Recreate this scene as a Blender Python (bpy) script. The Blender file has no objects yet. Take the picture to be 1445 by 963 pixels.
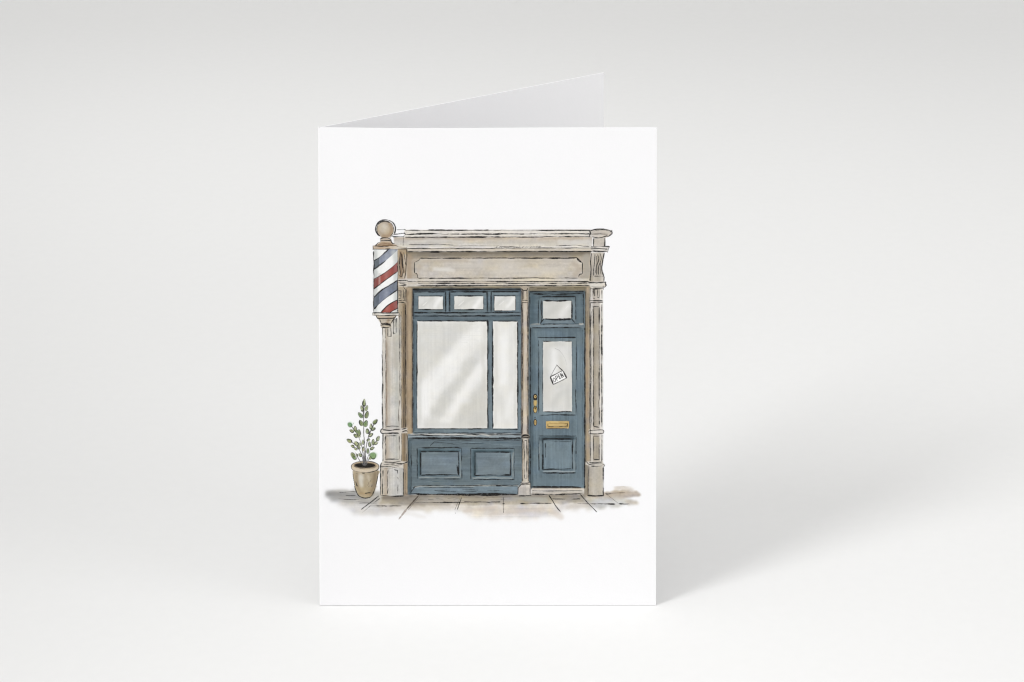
import bpy, math, os
import numpy as np

scene = bpy.context.scene
PI = math.pi

# ------------------------------------------------------------------ camera
CAM_H, CAM_D, PITCH, F_PX, SHIFT = 0.448534, 0.869684, 0.0389712, 4000.0, -1495.923
PW, PH = 1445.0, 963.0                       # the photograph's size in pixels
cam_data = bpy.data.cameras.new("camera")
cam_data.sensor_width = 36.0
cam_data.lens = F_PX / PW * 36.0
cam_data.shift_y = SHIFT / PW
cam_data.clip_start = 0.02
cam_data.clip_end = 50.0
cam = bpy.data.objects.new("camera", cam_data)
cam.location = (0.0, -CAM_D, CAM_H)
cam.rotation_euler = (PI / 2 - PITCH, 0.0, 0.0)
scene.collection.objects.link(cam)
scene.camera = cam

# ------------------------------------------------------------------ world, lamps, exposure
world = bpy.data.worlds.new("World")
scene.world = world
world.use_nodes = True
bg = world.node_tree.nodes["Background"]
bg.inputs[0].default_value = (1.0, 0.995, 0.985, 1.0)
bg.inputs[1].default_value = 0.5

def softbox(name, loc, target, size, power, color=(1, 1, 1)):
    d = bpy.data.lights.new(name, 'AREA')
    d.shape = 'RECTANGLE'
    d.size, d.size_y = size
    d.energy = power
    d.color = color
    o = bpy.data.objects.new(name, d)
    scene.collection.objects.link(o)
    o.location = loc
    from mathutils import Vector
    o.rotation_euler = (Vector(target) - Vector(loc)).to_track_quat('-Z', 'Y').to_euler()
    return o
def spot(name, loc, target, reach, power, radius=0.2, color=(1, 1, 1)):
    o = softbox(name, loc, target, (0.1, 0.1), power, color)
    o.data.type = 'SPOT'
    d = o.data
    d.spot_size = 2 * math.atan(reach / math.dist(loc, target))
    d.spot_blend = 1.0
    d.shadow_soft_size = radius
    d.energy = power
    return o

WARM_LIGHT = (1.0, 0.995, 0.985)
spot("key_lamp", (-0.95, -0.75, 0.80), (0.22, 0.03, 0.0), 0.50, 14.6)
spot("key_lamp_upper", (-0.75, -0.58, 0.95), (0.22, 0.03, 0.0), 0.50, 23.9)
softbox("fill_softbox", (1.1, -0.4, 0.9), (0.1, 0.0, 0.0), (0.6, 0.6), 2.3)
spot("added_back_fill", (-0.15, 0.36, 0.9), (-0.15, 0.40, 0.0), 0.34, 7.6)  # added spot, out of view, lifting the backdrop behind the card on the left
spot("added_back_fill", (0.15, 0.36, 0.9), (0.15, 0.40, 0.0), 0.34, 2.5)  # its weaker added twin for the right side
spot("added_front_fill", (0.0, -0.14, 0.75), (0.0, -0.10, 0.0), 0.22, 3.0)  # added pool of light, only to brighten the floor before the card
bg.inputs[1].default_value = 0.828

vs = scene.view_settings
vs.view_transform = 'Standard'
vs.look = 'None'
vs.exposure = 0.0
vs.gamma = 1.0
vs.use_curve_mapping = False
scene.cycles.filter_width = 1.1
scene.cycles.max_bounces = 8
scene.cycles.diffuse_bounces = 6

# ------------------------------------------------------------------ materials
def new_mat(name):
    m = bpy.data.materials.new(name)
    m.use_nodes = True
    nt = m.node_tree
    return m, nt, nt.nodes["Principled BSDF"]

def paper_material(name, color, var, bump, scale, rough=0.75):
    m, nt, p = new_mat(name)
    tc = nt.nodes.new("ShaderNodeTexCoord")
    n1 = nt.nodes.new("ShaderNodeTexNoise")
    n1.inputs["Scale"].default_value = scale
    n1.inputs["Detail"].default_value = 6.0
    nt.links.new(tc.outputs["Object"], n1.inputs["Vector"])
    ramp = nt.nodes.new("ShaderNodeValToRGB")
    lo = tuple(c * (1 - var) for c in color) + (1,)
    hi = tuple(min(1, c * (1 + var)) for c in color) + (1,)
    ramp.color_ramp.elements[0].position = 0.3
    ramp.color_ramp.elements[1].position = 0.7
    ramp.color_ramp.elements[0].color = lo
    ramp.color_ramp.elements[1].color = hi
    nt.links.new(n1.outputs["Fac"], ramp.inputs["Fac"])
    nt.links.new(ramp.outputs["Color"], p.inputs["Base Color"])
    b = nt.nodes.new("ShaderNodeBump")
    b.inputs["Strength"].default_value = bump
    b.inputs["Distance"].default_value = 0.0001
    nt.links.new(n1.outputs["Fac"], b.inputs["Height"])
    nt.links.new(b.outputs["Normal"], p.inputs["Normal"])
    p.inputs["Roughness"].default_value = rough
    p.inputs["Specular IOR Level"].default_value = 0.2
    return m

card_mat = paper_material("white_card_stock", (0.867, 0.865, 0.877), 0.006, 0.15, 1800.0)
sweep_mat = paper_material("matt_white_backdrop_paper", (0.80, 0.80, 0.796), 0.006, 0.12, 260.0, 0.9)

def link_mesh(name, verts, faces, mat, parent=None, smooth=False):
    me = bpy.data.meshes.new(name)
    me.from_pydata([tuple(v) for v in verts], [], faces)
    me.update()
    me.materials.append(mat)
    if smooth:
        me.polygons.foreach_set("use_smooth", [True] * len(me.polygons))
    o = bpy.data.objects.new(name, me)
    scene.collection.objects.link(o)
    o.parent = parent
    return o

# ------------------------------------------------------------------ the seamless backdrop: floor curving up into a wall
SWEEP_Y, SWEEP_R = 0.60, 0.35
prof = [(-2.2, 0.0), (-1.0, 0.0), (-0.4, 0.0), (0.0, 0.0), (SWEEP_Y * 0.5, 0.0), (SWEEP_Y, 0.0)]
for k in range(1, 33):
    a = PI / 2 * k / 32
    prof.append((SWEEP_Y + SWEEP_R * math.sin(a), SWEEP_R * (1 - math.cos(a))))
prof.append((SWEEP_Y + SWEEP_R, 2.2))
xs = [-2.2, -1.0, -0.5, 0.0, 0.5, 1.0, 2.2]
sv = [(x, y, z) for (y, z) in prof for x in xs]
sf = []
for i in range(len(prof) - 1):
    for j in range(len(xs) - 1):
        a = i * len(xs) + j
        sf.append((a, a + 1, a + len(xs) + 1, a + len(xs)))
floor = link_mesh("floor", sv, sf, sweep_mat, smooth=True)
floor["kind"] = "structure"

# ------------------------------------------------------------------ the folded card
X0, W, H, PHI = -0.0599695, 0.105, 0.151283, 0.5363904
THICK = 0.00032

card = bpy.data.objects.new("greeting_card", None)
scene.collection.objects.link(card)
card.location = (X0 + W / 2, 0.02, 0.0)
LIFT = 0.00012                               # cut paper edges never sit perfectly flush
CARD_Z = LIFT
card["label"] = "white folded greeting card with a watercolour barbershop front printed on it, standing open"
card["category"] = "greeting card"

def bow(u, v):
    """how far the front leaf bulges towards the viewer; u across 0..1 from the fold, v up 0..1"""
    return 0.0007 * (v ** 2) * math.sin(PI * min(1.0, u / 0.5) if u < 0.25 else PI / 2 + PI / 2 * (u - 0.25) / 0.75) ** 2

def to_local(p):
    return (p[0] - card.location[0], p[1] - card.location[1], p[2] + CARD_Z)

def front_point(u, v, out=0.0):
    return (X0 + W * u, -bow(u, v) - out, H * v)

def leaf(name, pt, nrm_thick, nu, nv):
    """a thin sheet with two faces and closed edges"""
    verts, faces = [], []
    for side in (0, 1):
        for j in range(nv + 1):
            for i in range(nu + 1):
                verts.append(to_local(pt(i / nu, j / nv, side * nrm_thick)))
    n = (nu + 1) * (nv + 1)
    idx = lambda s, i, j: s * n + j * (nu + 1) + i
    for j in range(nv):
        for i in range(nu):
            faces.append((idx(0, i, j), idx(0, i + 1, j), idx(0, i + 1, j + 1), idx(0, i, j + 1)))
            faces.append((idx(1, i, j), idx(1, i, j + 1), idx(1, i + 1, j + 1), idx(1, i + 1, j)))
    for i in range(nu):
        faces.append((idx(0, i, 0), idx(1, i, 0), idx(1, i + 1, 0), idx(0, i + 1, 0)))
        faces.append((idx(0, i, nv), idx(0, i + 1, nv), idx(1, i + 1, nv), idx(1, i, nv)))
    for j in range(nv):
        faces.append((idx(0, 0, j), idx(0, 0, j + 1), idx(1, 0, j + 1), idx(1, 0, j)))
        faces.append((idx(0, nu, j), idx(1, nu, j), idx(1, nu, j + 1), idx(0, nu, j + 1)))
    return verts, faces

def front_pt(u, v, t):
    x, y, z = front_point(u, v)
    return (x, y + t, z)

def back_pt(u, v, t):
    # inner face first (t = 0), thickness going away from the front leaf; starts a hair behind the fold
    d = 0.0006 + (W - 0.0006) * u
    x = X0 + d * math.cos(PHI) - math.sin(PHI) * t
    y = d * math.sin(PHI) + math.cos(PHI) * t
    return (x, y, H * v)

v_, f_ = leaf("front_leaf", front_pt, THICK, 48, 32)
front = link_mesh("front_leaf", v_, f_, card_mat, card)
v_, f_ = leaf("back_leaf", back_pt, THICK, 12, 8)
back = link_mesh("back_leaf", v_, f_, card_mat, card)
# the rounded fold that joins the two leaves along the left edge
R = 0.00045
ring = []
a0, a1 = -PI / 2, -(PI * 1.5 - PHI)          # from the front leaf's outer face round to the back leaf's outer face
cx, cy = X0 + 0.0002, R
for k in range(13):
    a = a0 + (a1 - a0) * k / 12
    ring.append((cx + R * math.cos(a), cy + R * math.sin(a)))
inner = [(cx + (R - THICK) * math.cos(a0 + (a1 - a0) * k / 12), cy + (R - THICK) * math.sin(a0 + (a1 - a0) * k / 12)) for k in range(13)]
loop = ring + inner[::-1]
n = len(loop)
v_ = [to_local((x, y, z)) for z in (0.0, H) for (x, y) in loop]
f_ = [(i, (i + 1) % n, n + (i + 1) % n, n + i) for i in range(n)]
for k in range(12):
    f_.append((k, n - 1 - k, n - 2 - k, k + 1))
    f_.append((n + k, n + k + 1, 2 * n - 2 - k, 2 * n - 1 - k))
fold = link_mesh("fold", v_, f_, card_mat, card)

# ------------------------------------------------------------------ the printed watercolour, worked out on a fine grid on the front leaf
# grid coordinates: x to the right and y downwards over the printed area of the leaf
GX0, GY0, GX1, GY1, GS = 455.0, 296.0, 915.0, 745.0, 2
NX, NY = int((GX1 - GX0) * GS) + 1, int((GY1 - GY0) * GS) + 1
rng = np.random.default_rng(11)
WHITE = np.array([249.0, 249.0, 251.0])
img = np.empty((NY, NX, 3), np.float32)
img[:] = WHITE
INK = (17, 16, 17)
part_id = np.zeros((NY, NX), np.int32)
part_names = ["none"]

def blur(a, r):
    """two box passes along each axis"""
    r = int(round(r))
    if r < 1:
        return a
    for _ in range(2):
        for ax in (0, 1):
            pad = [(0, 0), (0, 0)]
            pad[ax] = (r + 1, r)
            c = np.cumsum(np.pad(a, pad, mode='edge'), axis=ax, dtype=np.float64)
            n = a.shape[ax]
            hi = np.take(c, np.arange(2 * r + 1, 2 * r + 1 + n), axis=ax)
            lo = np.take(c, np.arange(0, n), axis=ax)
            a = ((hi - lo) / (2 * r + 1)).astype(np.float32)
    return a

def value_noise(sx, sy):
    """smooth noise over the whole grid; cells of sx by sy grid units, about -1..1"""
    gx, gy = int(NX / (sx * GS)) + 3, int(NY / (sy * GS)) + 3
    g = rng.standard_normal((gy, gx)).astype(np.float32) * 0.6
    X = np.arange(NX) / (sx * GS)
    Y = np.arange(NY) / (sy * GS)
    xi, yi = X.astype(int), Y.astype(int)
    fx, fy = X - xi, Y - yi
    fx, fy = fx * fx * (3 - 2 * fx), fy * fy * (3 - 2 * fy)
    fy = fy[:, None]
    a = g[yi][:, xi] * (1 - fx) + g[yi][:, xi + 1] * fx
    b = g[yi + 1][:, xi] * (1 - fx) + g[yi + 1][:, xi + 1] * fx
    return (a * (1 - fy) + b * fy).astype(np.float32)

FIELD = {
    'wash': 0.6 * value_noise(26, 18) + 0.35 * value_noise(9, 7) + 0.25 * value_noise(3, 3),
    'grain': 0.6 * value_noise(1.2, 1.2) + 0.5 * value_noise(2.4, 2.4),
    'horiz': 0.7 * value_noise(40, 1.6) + 0.5 * value_noise(22, 4) + 0.3 * value_noise(8, 1.0),
    'vert': 0.7 * value_noise(1.6, 46) + 0.5 * value_noise(4, 30) + 0.3 * value_noise(1.0, 14),
}
DRY = 0.7 * value_noise(0.8, 0.8) + 0.7 * value_noise(1.7, 1.7)
WARM = 0.7 * value_noise(20, 9) + 0.4 * value_noise(7, 5)

def window(x0, y0, x1, y1, m):
    i0 = max(0, int((x0 - GX0 - m) * GS)); i1 = min(NX, int((x1 - GX0 + m) * GS) + 2)
    j0 = max(0, int((y0 - GY0 - m) * GS)); j1 = min(NY, int((y1 - GY0 + m) * GS) + 2)
    return i0, i1, j0, j1

def smooth1d(n, step):
    k = max(2, int(n / step) + 3)
    g = rng.standard_normal(k)
    x = np.arange(n) / step
    i = x.astype(int)
    f = x - i
    f = f * f * (3 - 2 * f)
    return g[i] * (1 - f) + g[i + 1] * f

def resample(pts, step, curved=False):
    p = np.array(pts, float)
    if curved and len(p) > 2:
        q = np.vstack([2 * p[0] - p[1], p, 2 * p[-1] - p[-2]])
        out = []
        for i in range(1, len(q) - 2):
            t = np.linspace(0, 1, 14, endpoint=False)[:, None]
            a, b, c, d = q[i - 1], q[i], q[i + 1], q[i + 2]
            out.append(0.5 * (2 * b + (c - a) * t + (2 * a - 5 * b + 4 * c - d) * t ** 2 + (3 * b - a - 3 * c + d) * t ** 3))
        out.append(p[-1:])
        p = np.vstack(out)
    seg = np.hypot(*np.diff(p, axis=0).T)
    s = np.concatenate([[0], np.cumsum(seg)])
    n = max(3, int(s[-1] / step) + 1)
    t = np.linspace(0, s[-1], n)
    return np.stack([np.interp(t, s, p[:, 0]), np.interp(t, s, p[:, 1])], 1)

def poly_mask(pts, soft=0.0, wob=0.0, curved=False):
    p = np.array(pts, float)
    if wob > 0 or curved:
        q = resample(np.vstack([p, p[:1]]), 1.5, curved)[:-1]
        if wob > 0:
            q = q + np.stack([smooth1d(len(q), 4), smooth1d(len(q), 4)], 1) * wob
        p = q
    m = soft * 2.5 + 1
    i0, i1, j0, j1 = window(p[:, 0].min(), p[:, 1].min(), p[:, 0].max(), p[:, 1].max(), m)
    acc = np.zeros((j1 - j0, i1 - i0), np.float32)
    SS = (-0.25, 0.25)
    for oy in SS:
        for ox in SS:
            X = (np.arange(i0, i1) + ox) / GS + GX0
            for jj in range(j1 - j0):
                y = (j0 + jj + oy) / GS + GY0
                x1, y1 = p[:, 0], p[:, 1]
                x2, y2 = np.roll(x1, -1), np.roll(y1, -1)
                c = (y1 > y) != (y2 > y)
                if c.any():
                    xc = x1[c] + (y - y1[c]) * (x2[c] - x1[c]) / (y2[c] - y1[c])
                    acc[jj] += (np.searchsorted(np.sort(xc), X) % 2) * 0.25
    if soft > 0:
        acc = blur(acc, soft * GS)
    return acc, (i0, i1, j0, j1)

def tone(c):
    """the print's muted palette: a little greyer, and a little deeper away from white"""
    c = np.asarray(c, np.float32)
    lum = (c * np.array([0.3, 0.59, 0.11], np.float32)).sum(-1, keepdims=True)
    f = 1 - 0.08 * (1 - np.exp(-np.maximum(0, 240 - lum) / 18))
    out = (lum + (c - lum) * 0.84) * f
    warm = np.clip((c[..., 0:1] - c[..., 2:3]) / 30, 0, 1) * np.clip((c[..., 1:2] - 110) / 40, 0, 1)
    cool = np.clip((c[..., 2:3] - c[..., 0:1] - 8) / 30, 0, 1)
    out = out + warm * np.array([0, 0.6, -1], np.float32) + cool * np.array([5, 1, -3], np.float32)
    return out

def tint(col, sl, tex, warm):
    i0, i1, j0, j1 = sl
    c = np.broadcast_to(tone(col), (j1 - j0, i1 - i0, 3)).copy()
    k = np.zeros((j1 - j0, i1 - i0), np.float32)
    for name, amp in tex:
        k += FIELD[name][j0:j1, i0:i1] * amp
    c *= (1 + k)[..., None]
    if warm:
        w = WARM[j0:j1, i0:i1] * warm
        c[..., 0] += w; c[..., 1] += 0.5 * w; c[..., 2] -= w
    return np.clip(c, 8, 250)

def put(mask, sl, col, a):
    i0, i1, j0, j1 = sl
    m = (mask * a)[..., None]
    img[j0:j1, i0:i1] = img[j0:j1, i0:i1] * (1 - m) + col * m

def fill(pts, col, a=1.0, soft=0.3, wob=0.0, tex=(('wash', .05), ('grain', .03)), warm=3, grad=None, curved=False):
    m, sl = poly_mask(pts, soft, wob, curved)
    i0, i1, j0, j1 = sl
    if grad:
        ax, stops = grad
        ps = [s[0] for s in stops]
        cs = np.array([s[1] for s in stops], float)
        t = (np.arange(i0, i1) / GS + GX0) if ax == 'x' else (np.arange(j0, j1) / GS + GY0)
        g = np.stack([np.interp(t, ps, cs[:, k]) for k in range(3)], 1)
        col = g[None, :, :] if ax == 'x' else g[:, None, :]
    put(m, sl, tint(col, sl, tex, warm), a)

def box(x0, y0, x1, y1):
    return [(x0, y0), (x1, y0), (x1, y1), (x0, y1)]

def rect(x0, y0, x1, y1, col, **k):
    fill(box(x0, y0, x1, y1), col, **k)

def ink(pts, w=1.0, a=0.9, col=INK, jit=0.15, brk=0.0, curved=False, soft=0.0, taper=True, vary=0.35):
    p = resample(pts, 0.35, curved)
    n = len(p)
    d = np.gradient(p, axis=0)
    d /= np.maximum(1e-6, np.hypot(d[:, 0], d[:, 1]))[:, None]
    nr = np.stack([-d[:, 1], d[:, 0]], 1)
    p = p + nr * (smooth1d(n, 26) * jit + smooth1d(n, 7) * jit * 0.35)[:, None]
    rad = 0.47 * w * np.clip(1 + vary * smooth1d(n, 34) + 0.3 * vary * smooth1d(n, 9), 0.3, 1.9)
    if taper:
        e = np.minimum(np.arange(n), np.arange(n)[::-1]) * 0.35
        rad = rad * np.clip(0.35 + e / (2.2 * max(w, 0.6)), 0, 1)
    al = np.ones(n)
    if brk > 0:
        g = np.clip((smooth1d(n, 38) + 0.6 * smooth1d(n, 13) - (-1.7 + 2.2 * brk)) * 1.3, 0, 1)
        al = 0.74 + 0.26 * g
        rad = rad * (0.55 + 0.45 * g)
    al = al * np.clip(1 + 0.18 * smooth1d(n, 9), 0.5, 1.1)
    R = float(rad.max())
    sl = window(p[:, 0].min(), p[:, 1].min(), p[:, 0].max(), p[:, 1].max(), R + soft * 2.5 + 1)
    i0, i1, j0, j1 = sl
    m = np.zeros((j1 - j0, i1 - i0), np.float32)
    K = int(math.ceil(R * GS)) + 1
    ox, oy = np.meshgrid(np.arange(-K, K + 1), np.arange(-K, K + 1))
    px = (p[:, 0] - GX0) * GS; py = (p[:, 1] - GY0) * GS
    ci = np.round(px).astype(int); cj = np.round(py).astype(int)
    I = ci[:, None, None] + ox; J = cj[:, None, None] + oy
    dist = np.hypot(I - px[:, None, None], J - py[:, None, None])
    cov = np.clip(rad[:, None, None] * GS - dist + 0.5, 0, 1) * np.clip(al, 0, 1)[:, None, None]
    ok = (I >= i0) & (I < i1) & (J >= j0) & (J < j1)
    np.maximum.at(m, (J[ok] - j0, I[ok] - i0), cov[ok].astype(np.float32))
    if soft == 0:
        m *= np.clip(1.0 - 0.42 * np.maximum(0, DRY[j0:j1, i0:i1]), 0.35, 1)
    if soft > 0:
        m = blur(m, soft * GS)
    put(m, sl, np.asarray(col, np.float32), a)

def wash(pts, w, col, a, soft=1.5, curved=False):
    ink(pts, w / 0.94, a, tone(col), jit=0.5, soft=soft, curved=curved, taper=False, vary=0.2)

def hl(x0, x1, y, w=1.0, a=0.9, col=INK, **k):
    ink([(x0, y), (x1, y)], w, a, col, **k)

def vl(x, y0, y1, w=1.0, a=0.9, col=INK, **k):
    ink([(x, y0), (x, y1)], w, a, col, **k)

def frame_ink(x0, y0, x1, y1, w=1.0, a=0.85, sides="tblr", **k):
    if 't' in sides: hl(x0, x1, y0, w, a, **k)
    if 'b' in sides: hl(x0, x1, y1, w, a, **k)
    if 'l' in sides: vl(x0, y0, y1, w, a, **k)
    if 'r' in sides: vl(x1, y0, y1, w, a, **k)

def region(name, pts):
    """gives an area of the grid to one named piece of the print"""
    m, (i0, i1, j0, j1) = poly_mask(pts)
    if name not in [q for q in part_names] or name.endswith('+'):
        part_names.append(name.rstrip('+'))
        k = len(part_names) - 1
    else:
        k = part_names.index(name)
    part_id[j0:j1, i0:i1][m > 0.5] = k

STONE = (('wash', .06), ('grain', .04), ('horiz', .04))
STONEV = (('wash', .055), ('grain', .035), ('vert', .065))
BLUEH = (('wash', .085), ('horiz', .075), ('grain', .035))
BLUEV = (('wash', .085), ('vert', .07), ('grain', .035))
GLASS = (('wash', .018), ('vert', .014), ('grain', .008))
LIGHTLINE = (216, 212, 206)

# ---- pavement
def pave():
    P = dict(tex=(('wash', .10), ('horiz', .05), ('grain', .03)), warm=8)
    fill([(459, 694), (478, 690), (510, 691), (540, 697), (540, 712), (500, 712), (470, 709), (460, 702)], (168, 166, 163), a=.75, soft=2.5, wob=1.5, **P)
    fill([(475, 706), (545, 704), (560, 722), (530, 728), (490, 722), (478, 714)], (200, 194, 187), a=.55, soft=3, wob=1.5, **P)
    fill([(540, 699), (735, 698), (835, 698), (835, 711), (700, 713), (560, 715), (535, 712)], (160, 151, 137), a=.92, soft=1.2, wob=1, **P)
    fill([(535, 709), (840, 707), (850, 716), (770, 726), (720, 728), (650, 720), (560, 724), (530, 718)], (213, 202, 190), a=.6, soft=3, wob=2, **P)
    fill([(650, 718), (770, 712), (795, 728), (740, 733), (668, 732)], (226, 214, 203), a=.6, soft=3, wob=2, **P)
    fill([(826, 696), (852, 695), (880, 692), (898, 694), (903, 700), (890, 704), (860, 707), (826, 708)], (194, 176, 157), a=.9, soft=1.2, wob=1, **P)
    fill([(826, 703), (870, 702), (893, 704), (896, 711), (872, 716), (846, 718), (826, 714)], (206, 205, 201), a=.8, soft=2, wob=1.2, **P)
    fill([(866, 689), (880, 686), (892, 689), (896, 694), (870, 694)], (218, 207, 196), a=.7, soft=1.6, wob=1, **P)
    fill([(883, 707), (898, 707), (900, 713), (886, 716)], (214, 200, 187), a=.7, soft=1.4, wob=1, **P)
    for (a, b, w, c, al) in (((548, 718), (640, 716), 5, (214, 203, 194), .5), ((655, 722), (700, 716), 4, (224, 205, 190), .6), ((690, 727), (768, 719), 3, (222, 205, 192), .6),
                             ((720, 716), (760, 722), 3, (214, 198, 186), .5), ((780, 722), (792, 730), 7, (226, 211, 200), .5), ((585, 713), (640, 708), 5, (190, 176, 158), .5),
                             ((545, 704), (590, 708), 7, (163, 150, 134), .5), ((655, 706), (705, 704), 6, (186, 172, 152), .6), ((725, 703), (770, 706), 6, (196, 194, 184), .6),
                             ((800, 716), (840, 712), 5, (216, 205, 196), .5), ((600, 730), (560, 722), 6, (236, 232, 229), .5), ((510, 724), (560, 726), 6, (232, 226, 221), .5)):
        wash([a, b], w, c, al, 1.6)
    wash([(464, 697), (490, 699), (512, 703)], 7, (140, 139, 138), .55, 2.2)
    wash([(470, 704), (500, 708), (530, 709)], 5, (158, 155, 151), .5, 2)
    wash([(540, 702), (575, 703)], 4, (128, 117, 104), .6, 1.2)
    wash([(575, 701), (735, 701)], 3, (132, 122, 108), .6, 1.0)
    wash([(750, 700), (826, 701)], 3, (140, 126, 112), .5, 1.0)
    # joints and kerb lines
    ink([(534.8, 700.4), (509.8, 719.8)], 1.1)
    ink([(536, 704), (511, 724)], .9, .6, brk=.2)
    ink([(590.8, 700.4), (574, 719)], 1.6, .75, (60, 50, 44))
    ink([(574, 719), (563, 733.6)], 2.2, .55, (120, 104, 92))
    ink([(592.5, 702), (576, 720)], .7, .5)
    ink([(651.7, 702.5), (645.5, 719.8)], 1.3)
    ink([(649, 704.5), (641.5, 720.5)], .8, .6, brk=.25)
    ink([(642.6, 724.2), (643.2, 725)], 1.4, .6)
    vl(710.6, 702, 724.6, 1.0, .8)
    ink([(709.4, 712), (712, 711.5)], 1.2, .8)
    ink([(774.6, 699.7), (783, 712), (791.2, 723.3)], 1.2, .9)
    ink([(818.9, 698.4), (830, 711), (842.4, 723.3)], 1.2, .9)
    ink([(856, 698), (872, 711)], .7, .4, brk=.3)
    hl(520, 567, 714.8, .9, .75, brk=.15)
    hl(507, 522, 711, .7, .5)
    hl(585, 706, 709.8, .9, .8, brk=.3)
    hl(625, 650, 709.6, 1.3, .8)
    ink([(655, 708.6), (706, 708.6)], .8, .7, brk=.2)
    hl(734, 778, 711.2, 1.4, .85, brk=.1)
    hl(779, 819, 705, 1.1, .8)
    hl(815, 868, 711.8, 1.1, .85, brk=.2)
    hl(857, 868, 712, 1.5, .85)
    hl(873.5, 888, 711.8, 1.7, .9)
    ink([(854, 697.3), (882, 696)], 1.1, .75, brk=.15)
    ink([(855, 699), (862, 697.5)], .7, .5)
    ink([(479, 696.4), (492, 694.6), (504, 695)], 1.0, .6, curved=True, brk=.15)
    hl(488, 502, 700.2, .9, .7, brk=.2)
    ink([(478, 704.5), (495, 706), (507, 705.5)], .9, .6, curved=True, brk=.25)
    ink([(503, 708.5), (532, 712)], .6, .4, brk=.3)
    for k in range(10):
        x = 592 + k * 13 + rng.uniform(-4, 4)
        ink([(x, 702 + rng.uniform(0, 4)), (x + rng.uniform(6, 14), 702 + rng.uniform(0, 5))], .6, .28)

# ---- stone surround, cornice, name board
def stone():
    # everything behind the joinery first
    rect(562, 404, 834, 420, (142, 130, 108), soft=.6, tex=STONE)
    rect(556, 335, 836, 349, (213, 202, 189), soft=.5, tex=STONE, warm=6, grad=('y', [(335, (204, 186, 168)), (339, (213, 201, 188)), (345, (219, 213, 204)), (349, (226, 219, 209))]))
    rect(571, 324.5, 834, 335, (237, 231, 223), soft=.4, tex=STONE)
    wash([(600, 339), (650, 341)], 4, (222, 218, 212), .6, 1.2)
    wash([(640, 338), (700, 337.5)], 3, (197, 178, 160), .5, 1.2)
    wash([(760, 338), (822, 337.5)], 3, (196, 176, 158), .5, 1.2)
    wash([(790, 342), (833, 341.5)], 5, (226, 222, 217), .7, 1.2)
    wash([(577, 342), (600, 341)], 4, (229, 223, 214), .7, 1.2)
    wash([(690, 343), (780, 342)], 4, (204, 197, 187), .5, 1.4)
    rect(571, 349.5, 836, 356, (226, 217, 206), soft=.3, tex=STONE)
    # frieze behind the name board
    rect(574, 355.5, 834, 398, (199, 184, 166), soft=.4, tex=STONE, warm=6, grad=('y', [(355, (140, 129, 114)), (361, (160, 149, 134)), (366, (199, 183, 165)), (398, (205, 191, 174))]))
    wash([(578, 362), (577, 395)], 8, (186, 160, 134), .7, 1.6)
    wash([(827, 363), (828, 395)], 7, (184, 176, 164), .8, 1.5)
    wash([(590, 358.5), (660, 359)], 4, (138, 128, 112), .5, 1.2)
    wash([(700, 358.5), (820, 359)], 4, (140, 132, 118), .5, 1.2)
    board = [(593, 365), (590, 368.5), (585.3, 370.5), (585.3, 385.5), (588.3, 386.6), (589.6, 391), (591.5, 393), (815, 393), (816.5, 390), (822, 387), (822, 371), (818, 369), (814.5, 365)]
    fill(board, (214, 204, 192), soft=.3, tex=STONE, warm=5)
    wash([(596, 368.5), (660, 368)], 3.5, (203, 186, 168), .6, 1.2)
    wash([(680, 370), (800, 369)], 4, (206, 195, 182), .5, 1.5)
    wash([(612, 380), (640, 381)], 5, (231, 226, 219), .85, 1.2)
    wash([(640, 376), (740, 373)], 5, (218, 210, 200), .7, 2)
    wash([(810, 372), (819, 380), (812, 389)], 7, (198, 182, 166), .7, 1.6)
    wash([(690, 384), (790, 382)], 8, (220, 212, 201), .6, 2.5)
    wash([(592, 375), (590, 388)], 4, (206, 188, 168), .6, 1.4)
    rect(573, 393.6, 834, 404.5, (222, 213, 201), soft=.4, tex=STONE, warm=5)
    wash([(575, 399.5), (700, 399.2)], 2.2, (190, 172, 150), .5, .8)
    wash([(575, 406), (834, 406)], 3, (150, 136, 112), .5, 1.0)
    wash([(576, 357), (834, 357.4)], 2.2, (112, 100, 84), .45, .8)
    wash([(574, 352.6), (834, 353.6)], 1.6, (200, 182, 160), .6, .6)
    wash([(600, 333), (833, 333)], 1.0, (196, 182, 166), .6, .5)
    wash([(620, 327.6), (832, 328)], 1.2, (214, 204, 192), .6, .5)
    # cornice ink
    hl(560, 572, 324.3, .8, .7)
    ink([(571, 323.4), (573.5, 325.5)], 1.2, .8)
    hl(573, 836, 325.3, .9, .75)
    hl(604, 690, 325.0, 1.6, .9, brk=.12)
    hl(756, 833, 325.7, 1.5, .9, brk=.1)
    ink([(556, 331), (571, 329.4)], .9, .75)
    ink([(570.5, 328.5), (572.5, 331)], 1.6, .85)
    ink([(572, 331.5), (600, 330), (640, 330.6), (700, 330.6), (833, 330.6)], 1.5, .9, brk=.1)
    ink([(590, 330.8), (612, 329.4)], 1.8, .85)
    hl(554, 571, 334.2, 1.1, .85)
    ink([(568, 334.6), (571, 332.6)], 2.4, .9)
    hl(572, 836, 334.9, 1.5, .9, brk=.12)
    vl(569.3, 335, 347.5, 1.0, .9)
    ink([(577, 345.2), (600, 345.4), (616, 345), (640, 346.2)], .8, .75, brk=.15)
    hl(640, 705, 347.4, .8, .7, (90, 78, 66), brk=.35)
    hl(705, 764, 349, 1.2, .75, brk=.25)
    for k in range(16):
        x = 700 + k * 4 + rng.uniform(-1, 1)
        ink([(x, 349.8), (x + 2.2, 348.4)], .7, .5)
    ink([(785, 347.6), (812, 346.6), (832, 349)], .9, .7, brk=.1)
    hl(574, 836, 350.7, 1.0, .9)
    hl(575, 836, 355.5, 1.6, .95, brk=.06)
    hl(606, 622, 355.8, 2.2, .9)
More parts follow.
